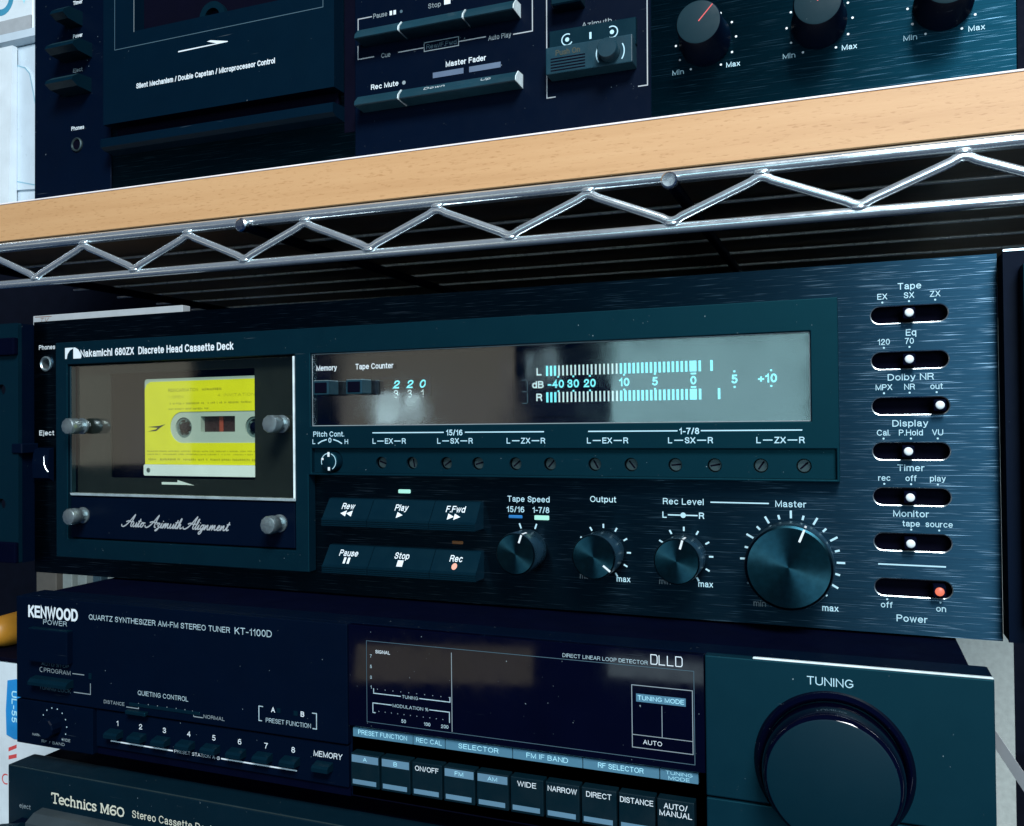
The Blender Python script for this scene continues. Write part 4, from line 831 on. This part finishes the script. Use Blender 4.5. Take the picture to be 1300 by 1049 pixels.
# slab-serif name, drawn stroke by stroke
SER = {
 'T': (1.25, [[(0, 1.35), (1.2, 1.35)], [(.6, 1.35), (.6, 0)], [(.3, 0), (.9, 0)], [(.04, 1.35), (.04, 1.05)], [(1.16, 1.35), (1.16, 1.05)]]),
 'e': (.95, [[(.08, .48), (.85, .48), (.78, .8), (.45, .95), (.12, .75), (.06, .4), (.2, .08), (.5, 0), (.82, .12)]]),
 'c': (.9, [[(.8, .68), (.72, .88), (.42, .95), (.12, .72), (.08, .35), (.25, .05), (.52, 0), (.82, .14)]]),
 'h': (1.1, [[(.08, 1.35), (.22, 1.35), (.22, 0)], [(.05, 0), (.4, 0)], [(.22, .7), (.5, .93), (.78, .82), (.82, .5), (.82, 0)], [(.66, 0), (1.0, 0)]]),
 'n': (1.1, [[(.06, .92), (.22, .92), (.22, 0)], [(.05, 0), (.4, 0)], [(.22, .7), (.5, .93), (.78, .82), (.82, .5), (.82, 0)], [(.66, 0), (1.0, 0)]]),
 'i': (.5, [[(.08, .92), (.25, .92), (.25, 0)], [(.06, 0), (.44, 0)], [(.25, 1.18), (.25, 1.34)]]),
 's': (.85, [[(.72, .7), (.68, .88), (.4, .95), (.12, .78), (.2, .55), (.6, .42), (.74, .2), (.5, .02), (.2, .04), (.1, .26)]]),
 'M': (1.55, [[(.05, 0), (.45, 0)], [(.22, 0), (.22, 1.2)], [(.04, 1.2), (.3, 1.2), (.75, .15), (1.2, 1.2), (1.46, 1.2)], [(1.28, 1.2), (1.28, 0)], [(1.05, 0), (1.48, 0)]]),
 '6': (1.15, [[(1.0, 1.05), (.85, 1.2), (.45, 1.18), (.12, .8), (.1, .35), (.35, .02), (.75, .02), (1.0, .3), (.85, .62), (.45, .66), (.15, .42)]]),
 '0': (1.25, [[(.55, 1.2), (.15, .95), (.08, .5), (.3, .08), (.6, 0), (.95, .15), (1.1, .6), (.95, 1.05), (.55, 1.2)]]),
}
bm = bmesh.new(); x = 78.4
tot = sum(0.55 if ch == ' ' else SER[ch][0] for ch in 'Technics M60'); kx = (124.0 - 78.4) / tot
for ch in 'Technics M60':
    if ch == ' ': x += 0.55 * kx; continue
    for st in SER[ch][1]: add_ribbon(bm, [(x + a * kx, -97.3 + b * 3.3) for a, b in st], TY - 0.07, 0.72)
    x += SER[ch][0] * kx
put('serif_lettering', bm, 'gold', fp)
txt(fp, 'Stereo Cassette Deck', 128.5, 175.0, -96.8, 3.4, TY - 0.07, 'gold', 0.0)
txt(fp, 'eject', 57.2, 64.6, -102.9, 2.2, TY - 0.07, 'grey', 0.0)
dl = put('deck_lid', prism([(TY + 1, -100.6), (TY - 5, -101.2), (TY - 9.5, -104.0), (TY - 9.5, -160), (TY + 1, -160)], 72.5, 190), 'lid', tn)
put('lid_front', prism([(TY - 9.7, -107.5), (TY - 10.2, -108), (TY - 10.2, -159), (TY - 9.7, -159.5)], 74.5, 188), 'navy', dl)
eb = put('eject_button', tube([(55.5, TY - 9, -111.0), (69.5, TY - 9, -108.2)], 3.4, 14), 'button', tn, smooth=50)
put('button_stem', box(59, 66, TY - 8, TY + 1, -112.5, -107.5), 'navy', eb)

# ------------------------------------------------------------------ deck on the board
uz = thing('cassette_deck', 'black cassette deck standing on the beech board', 'cassette deck', (205, 190, 212.3))
UY = 20.0
put('cabinet', box(-14, 480, UY + 6, 350, 218, 352, 0.8), 'dull', uz)
for xa in (20, 440):
    for ya in (50, 320): put('foot', box(xa - 12, xa + 12, ya - 12, ya + 12, 212.3, 218.5), 'dull', uz)
put('front_panel', box(-20.8, 500, UY, UY + 6, 214.5, 353, 0.5), 'panel2', uz)
lc = put('left_panel', box(-20.6, 40, UY - 0.6, UY + 0.4, 215, 352.5, 0.2), 'navy', uz)
# left column keys
def lkey(x0, x1, z, s_, bright):
    y = UY - 0.6
    kx_ = put('panel_key', prism([(y, z + 4.2), (y - 9.0, z + 3.6), (y - 13.0, z + 0.6), (y - 14.0, z - 1.6), (y - 10, z - 3.8), (y, z - 4.2)], x0, x1), 'button', uz)
    put('key_facet', prism([(y - 9.1, z + 3.65), (y - 13.1, z + 0.65), (y - 13.0, z + 0.55), (y - 9.0, z + 3.55)], x0 + 0.4, x1 - 0.4), 'knobgrey', kx_)
    if s_: txt(uz, s_, 10.6, 18.0, z + 9.4, 2.3, y - 0.07, 'white' if bright else 'grey', 0.02)
lkey(8, 18, 321.8, 'Timer', 1); lkey(4, 25.5, 302.0, 'Power', 1); lkey(4, 25.0, 281.6, 'Eject', 0)
pj = put('phones_jack', lathe(14.2, 247.7, [(4.1, UY), (4.1, UY - 1.6), (3.5, UY - 2.0), (3.0, UY - 1.2)], 28, False, False), 'trim', uz, smooth=40)
put('jack_hole', lathe(14.2, 247.7, [(3.05, UY - 0.7), (3.05, UY - 0.9)], 24), 'cavity', pj)
txt(uz, 'Phones', 9.3, 19.3, 256.6, 2.4, UY - 0.67, 'white', 0.015)
# door
DY = UY - 9
dr2 = put('door', plate([(43, 253), (196.5, 253), (196.5, 352), (43, 352)], [rrect(66, 177, 303, 351.5, 1.0, 3)], DY, UY - 0.05), 'bezel2', uz)
put('door_recess', box(64, 179, UY - 2, UY - 0.1, 302, 351.8), 'cavity', dr2)
lines(dr2, [[(51.5, 352), (51.5, 294.6), (190.0, 294.6), (190.0, 352)]], DY - 0.06, 0.35, 'dimprint')
lines(dr2, [[(65.6, 352), (65.6, 302.6)], [(177.2, 352), (177.2, 302.6), (169, 302.6)]], DY - 0.06, 0.3, 'grey')
hubm = bmesh.new(); add_plate(hubm, circ(116.5, 304, 8.6, 32), [circ(116.5, 304, 5.0, 24)], UY - 5, UY - 2.1); put('reel_hub', hubm, 'button', dr2)
ledge = put('door_ledge', prism([(UY, 245.6), (DY - 1, 244.8), (DY - 2.0, 244.0), (DY - 2.0, 239.6), (DY + 1, 238.2), (UY, 237.8)], 43, 197), 'bezel2', uz)
bm = bmesh.new(); add_box(bm, 46, 194, UY - 1.6, UY - 0.04, 245.7, 253)
put('ledge_recess', bm, 'cavity', uz)
txt(dr2, 'Silent Mechanism / Double Capstan / Microprocessor Control', 67.4, 160.6, 270.4, 2.9, DY - 0.07, 'white', 0.02)
polyprint(dr2, [[(97.0, 286.8), (123, 286.9), (116.5, 288.9), (119.0, 289.2), (130.4, 286.9), (130.4, 286.5), (97, 286.1)]], DY - 0.07, 'white', 'direction_arrow')
put('gap_strip', box(197.2, 203.5, UY - 0.5, UY + 0.4, 232, 352.5), 'cavity', uz)
put('middle_panel', box(203.6, 356.5, UY - 0.6, UY + 0.4, 215, 352.5, 0.2), 'navy', uz)
Y3 = UY - 0.67
lines(uz, [[(205.5, 278.6), (205.5, 289.2), (213.6, 289.2)], [(205.4, 275.5), (205.4, 268.6), (214.8, 268.6)], [(228.6, 268.6), (243.0, 268.6)], [(262.0, 268.6), (276.4, 268.6)], [(290.4, 267.4), (300.2, 267.4), (300.2, 290)]], Y3, 0.5, 'paper')
lines(uz, [rect(243.2, 261.9, 266.7, 271.0)], Y3, 0.4, 'grey', closed=True)
txt(uz, 'Pause', 214.4, 222.4, 288.0, 2.4, Y3, 'grey', 0.0); polyprint(uz, [rect(223.8, 225.2, 288.0, 290.2), rect(226.0, 227.4, 288.0, 290.2)], Y3, 'white'); polyprint(uz, [circ(230.4, 288.9, 0.8, 10)], Y3, 'dimprint')
txt(uz, 'Stop', 245.5, 252.4, 287.6, 2.4, Y3, 'grey', 0.0); polyprint(uz, [rect(254.2, 257.6, 288.0, 290.8)], Y3, 'white')
txt(uz, 'Cue', 219.0, 224.2, 267.2, 2.4, Y3, 'grey', 0.0); txt(uz, 'Rew/F.Fwd', 244.4, 260.8, 267.6, 2.3, Y3, 'dimprint', 0.0); txt(uz, 'Auto Play', 277.6, 289.4, 266.4, 2.4, Y3, 'grey', 0.0)
def ukey(x0, x1, z, words=None):
    b_ = put('transport_key', prism([(UY, z + 3.4), (UY - 6.5, z + 3.0), (UY - 9.5, z - 0.2), (UY - 10, z - 2.2), (UY - 9.5, z - 2.6), (UY, z - 3.0)], x0 + 0.3, x1 - 0.3), 'buttonlit', uz)
    put('key_end', prism([(UY, z + 3.6), (UY - 6.6, z + 3.25), (UY - 9.75, z - 0.1), (UY - 10.2, z - 2.2), (UY - 9.5, z - 2.6), (UY, z - 3.0)], x1 - 0.65, x1 - 0.25), 'edge', b_)
    if words:
        for s_, a, c in words: txt(b_, s_, a, c, 0, 1.7, 0, 'white', 0.0, fn=lambda X, Z: (X, UY - 6.6 - (3.2 - (Z + 0.5)) * 0.94, z - 0.2 + Z + 0.5))
for a, b in ((208.6, 234.0), (234.0, 268.6), (268.6, 294.6)): ukey(a, b, 277.4)
ukey(208.4, 233.8, 243.8); ukey(233.8, 295.6, 243.8, [('Down', 247, 258), ('Up', 277, 282)])
txt(uz, 'Master Fader', 255.0, 276.4, 257.2, 2.7, Y3, 'white', 0.012); polyprint(uz, [rect(247.9, 264.5, 252.7, 255.4), rect(267.5, 284.0, 252.7, 255.4)], Y3, 'slate', 'fader_bar')
txt(uz, 'Rec Mute', 213.0, 228.7, 251.9, 2.6, Y3, 'white', 0.012); polyprint(uz, [circ(231.8, 252.9, 1.0, 12)], Y3, 'grey')
lines(uz, [[(307.3, 300), (307.3, 234.6), (311.6, 234.6)], [(354.9, 300), (354.9, 233.9), (350.6, 233.9)]], Y3, 0.5, 'paper')
txt(uz, 'Azimuth', 324.4, 338.6, 264.6, 2.5, Y3, 'grey', 0.006)
put('key_block', box(312, 326, UY - 9, UY, 273.5, 281, 0.6), 'button', uz)
ap = put('azimuth_panel', box(309.4, 350.4, UY - 3.4, UY, 252, 264.4, 0.3), 'button', uz)
for x, a0, a1 in ((318.2, 60, 330), (339.4, -120, 120)):
    lines(ap, [arc(x, 259.2, 2.6, a0, a1)], UY - 3.47, 0.5, 'cyanprint', 'turn_arrow'); polyprint(ap, [circ(x, 259.2, 1.0, 12)], UY - 3.47, 'cyanprint', 'turn_dot')
polyprint(ap, [rect(328.8, 329.8, 257.7, 260.8)], UY - 3.47, 'cyanprint', 'turn_mark')
ab = put('azimuth_button', box(309.6, 350.0, UY - 9.0, UY - 0.1, 242.0, 254.4, 0.5, 2), 'buttonlit', uz)
lines(ab, [[(312.0, 248.8 - 1.35 * i), (328.4, 248.8 - 1.35 * i)] for i in range(5)], UY - 9.07, 0.6, 'cavity', 'grip_line'); txt(ab, 'Push On', 314.4, 326.0, 250.0, 2.6, UY - 9.07, 'ink', 0.02)
ak = put('azimuth_knob', lathe(340.0, 247.6, [(4.6, UY - 9), (4.6, UY - 14.4), (4.2, UY - 15.0), (0.1, UY - 15.0)], 32, False, True), 'buttonlit', ab, smooth=40)
lines(ab, [arc(340.0, 247.6, 6.4, 150, 215, 8), arc(340.0, 247.6, 6.4, 30, -35, 8)], UY - 9.07, 0.5, 'cyanprint', 'turn_arrow')
for i, x in enumerate((380.6, 427.5, 474.2)):
    kn = put('rotary_knob', lathe(x, 249.6, [(11.0, UY + 0.2), (11.0, UY - 3), (10.0, UY - 5), (9.4, UY - 19.0), (8.9, UY - 20.0)], 56, False, False), 'navy', uz, smooth=35)
    put('knob_face', lathe(x, 249.6, [(8.9, UY - 20.0), (8.2, UY - 20.25), (0.1, UY - 20.25)], 56, False, True), 'knobgrey', kn, smooth=35)
    a = math.radians((47, 80, 60)[i]); c, s_ = math.cos(a), math.sin(a)
    polyprint(kn, [[(x + q * c - e * s_, 249.6 + q * s_ + e * c) for q, e in ((0.2, -.22), (8.7, -.22), (8.7, .22), (0.2, .22))]], UY - 20.4, 'red', 'pointer')
    polyprint(uz, [circ(x + 13 * math.cos(math.radians(q)), 249.6 + 13 * math.sin(math.radians(q)), 0.5, 8) for q in range(-60, 241, 30) if True], UY - 0.1, 'white', 'dial_dot')
    txt(uz, 'Min', x - 14.6, x - 9.6, 236.7, 2.2, UY - 0.1, 'cyanprint', 0.006); txt(uz, 'Max', x + 8.8, x + 14.6, 236.7, 2.2, UY - 0.1, 'cyanprint', 0.006)
random.seed(3)

# ------------------------------------------------------------------ small things around
bk = thing('card_strip', 'narrow off-white card strip lying on top of the deck with the lit meter', 'card strip', (50, 9, 141.5))
put('cover', box(-4.7, 105.0, 5, 11, 141.6, 147.4, 0.3), 'paper', bk)
txt(bk, 'TV', 0.6, 7.2, 143.2, 2.8, 4.93, 'brownink', 0.0, shear=0.3); lines(bk, [[(-3.0, 146.7), (10.0, 146.5)]], 4.93, 0.4, 'brownink')
pbx = thing('product_box', 'white carton with a blue sticker standing left of the tuner', 'carton', (-60, 60, -212))
put('carton', box(-160, 20, 30, 120, -212, -64.5, 0.8), 'box', pbx)
stk = put('sticker', plate([(-57.5, -76), (-50, -74.5), (-20, -74.5), (-20, -112), (-52, -112), (-58.5, -110), (-59, -95)], [], 29.7, 29.95), 'blue', pbx)
txt(stk, 'UL-55', -53.8, -53.8 + 19.6, -82.0, 4.4, 29.6, 'lightblue', 0.03, rot=-math.pi / 2)
for pl in ([(-57, -118), (-50, -115.2), (-50, -117.4), (-57, -120.4)], [(-57, -123), (-50, -121), (-50, -123.4), (-57, -125.4)]): polyprint(pbx, [pl], 29.9, 'red', 'red_stripe')
lines(pbx, [arc(-59.5, -138, 3.0, 60, 300, 12)], 29.9, 0.8, 'red', 'red_curl')
put('lid', box(-161, 21, 29.2, 121, -64.4, -61.8, 0.4), 'cavity', pbx)
ob_ = thing('bottle', 'orange plastic bottle lying on the white carton', 'bottle', (-75, 60, -61.8))
bm = bmesh.new(); add_lathe(bm, -84.0, -51.2, [(7, 110), (10.2, 106), (10.6, 60), (10.1, 48), (8.6, 42), (6.0, 38.8), (2.4, 37.2)], 28)
put('body', bm, 'orange', ob_, smooth=40); put('cap', lathe(-84.0, -51.2, [(6.0, 109), (6.0, 122), (5.4, 122.6)], 20), 'dull', ob_, smooth=40)
for i, (a, b, m_) in enumerate(((-296, -270, 'bookgrey'), (-262, -250, 'bookpale'), (-243, -232, 'bookpale'), (-224, -214, 'dimprint'), (-206, -194, 'bookpale'))):
    col = ('grey thick', 'white narrow', 'white slim', 'dark slate', 'pale wide')[i]
    q = put('book', box(a, b, 250, 380, -212, (-40, -44, -38, -46, -42)[i], 0.6), m_)
    q['label'] = '%s book standing behind the tuner, %s' % (col, ('last in its row', 'beside the thick grey one', 'beside the dark one', 'the only dark one', 'at the covered end of its row')[i]); q['category'] = 'book'; q['group'] = 'books standing behind the tuner'
stc = thing('storage_case', 'pale blue plastic storage case beside the deck on the beech board', 'plastic case', (-160, 150, 212.3))
put('body', box(-250, -112, 122, 260, 212.4, 376, 3.0, 3), 'plastic', stc)
put('front_relief', plate([(-248, 268), (-132, 262), (-132, 300), (-146.5, 352), (-152, 358), (-248, 384 - 14)], [], 120.4, 122.2), 'plastic', stc)
lines(stc, [[(-190, 371), (-152, 357), (-147, 352), (-139, 320), (-132, 296)], [(-160, 270), (-135, 264)]], 120.3, 0.9, 'plastic2', 'seam')
put('rib', prism([(112, 212.4), (120, 212.4), (120.2, 374), (116, 374)], -176, -160), 'box', stc)
put('rim', prism([(116, 378), (122, 376), (150, 380), (150, 384), (116, 384)], -250, -120), 'plastic', stc)
wb = thing('carton', 'white carton with blue lettering on top of the plastic storage case', 'carton', (-170, 180, 384))
put('carton_body', box(-260, -141, 118, 255, 384.1, 470, 0.8), 'box', wb)
ctxt(wb, 'O', -174.0, 413.0, 26, 117.9, 'bluetext', 1.0, 0.03); put('flap', box(-258, -141.5, 116.8, 117.9, 384.6, 395.0), 'paper', wb)
polyprint(wb, [[(-152, 420), (-147, 412), (-150, 405), (-153, 412)]], 117.8, 'lightblue', 'blue_mark')
sp = thing('strap', 'white flat strap hanging diagonally beside the tuner', 'strap', (490, -30, -60))
bm = bmesh.new()
pts = [(470, -8, -14), (481, -26, -25.5), (489, -40, -36.8), (500, -52, -52), (512, -56, -72), (520, -56, -130), (524, -50, -211.5)]
va = []
for p in pts: va.append([bm.verts.new((p[0], p[1] + dy, p[2] + dz)) for dy, dz in ((0, 3.2), (1.0, 3.2), (1.0, -3.2), (0, -3.2))])
for a, b in zip(va, va[1:]):
    for q in range(4): bm.faces.new((a[q], a[(q + 1) % 4], b[(q + 1) % 4], b[q]))
bm.faces.new(va[0]); bm.faces.new(va[-1]); put('strap_band', bm, 'strap', sp)
wr = thing('wire_basket', 'white coated wire rungs beside the lower cassette deck', 'wire rack', (0, -40, -212))
for i in range(3): put('rung', tube([(-40, -60, -98 - 9 * i + 16), (48, -60, -98.5 - 7.4 * i - 6)], 1.9, 10), 'strap', wr, smooth=60)
put('side_post', box(-44, -40, -62, -58, -212, -70), 'strap', wr)

# the wire shelf, its board and what stands on it lean together very slightly
piv = Vector((238, 0, 187)) * S
Rt = Matrix.Translation(piv) @ Matrix.Rotation(TILT, 4, 'Y') @ Matrix.Translation(-piv)
for o in (ws, bd, uz, stc, wb):
    o.matrix_world = Rt @ Matrix.Translation(WT[o] * S)
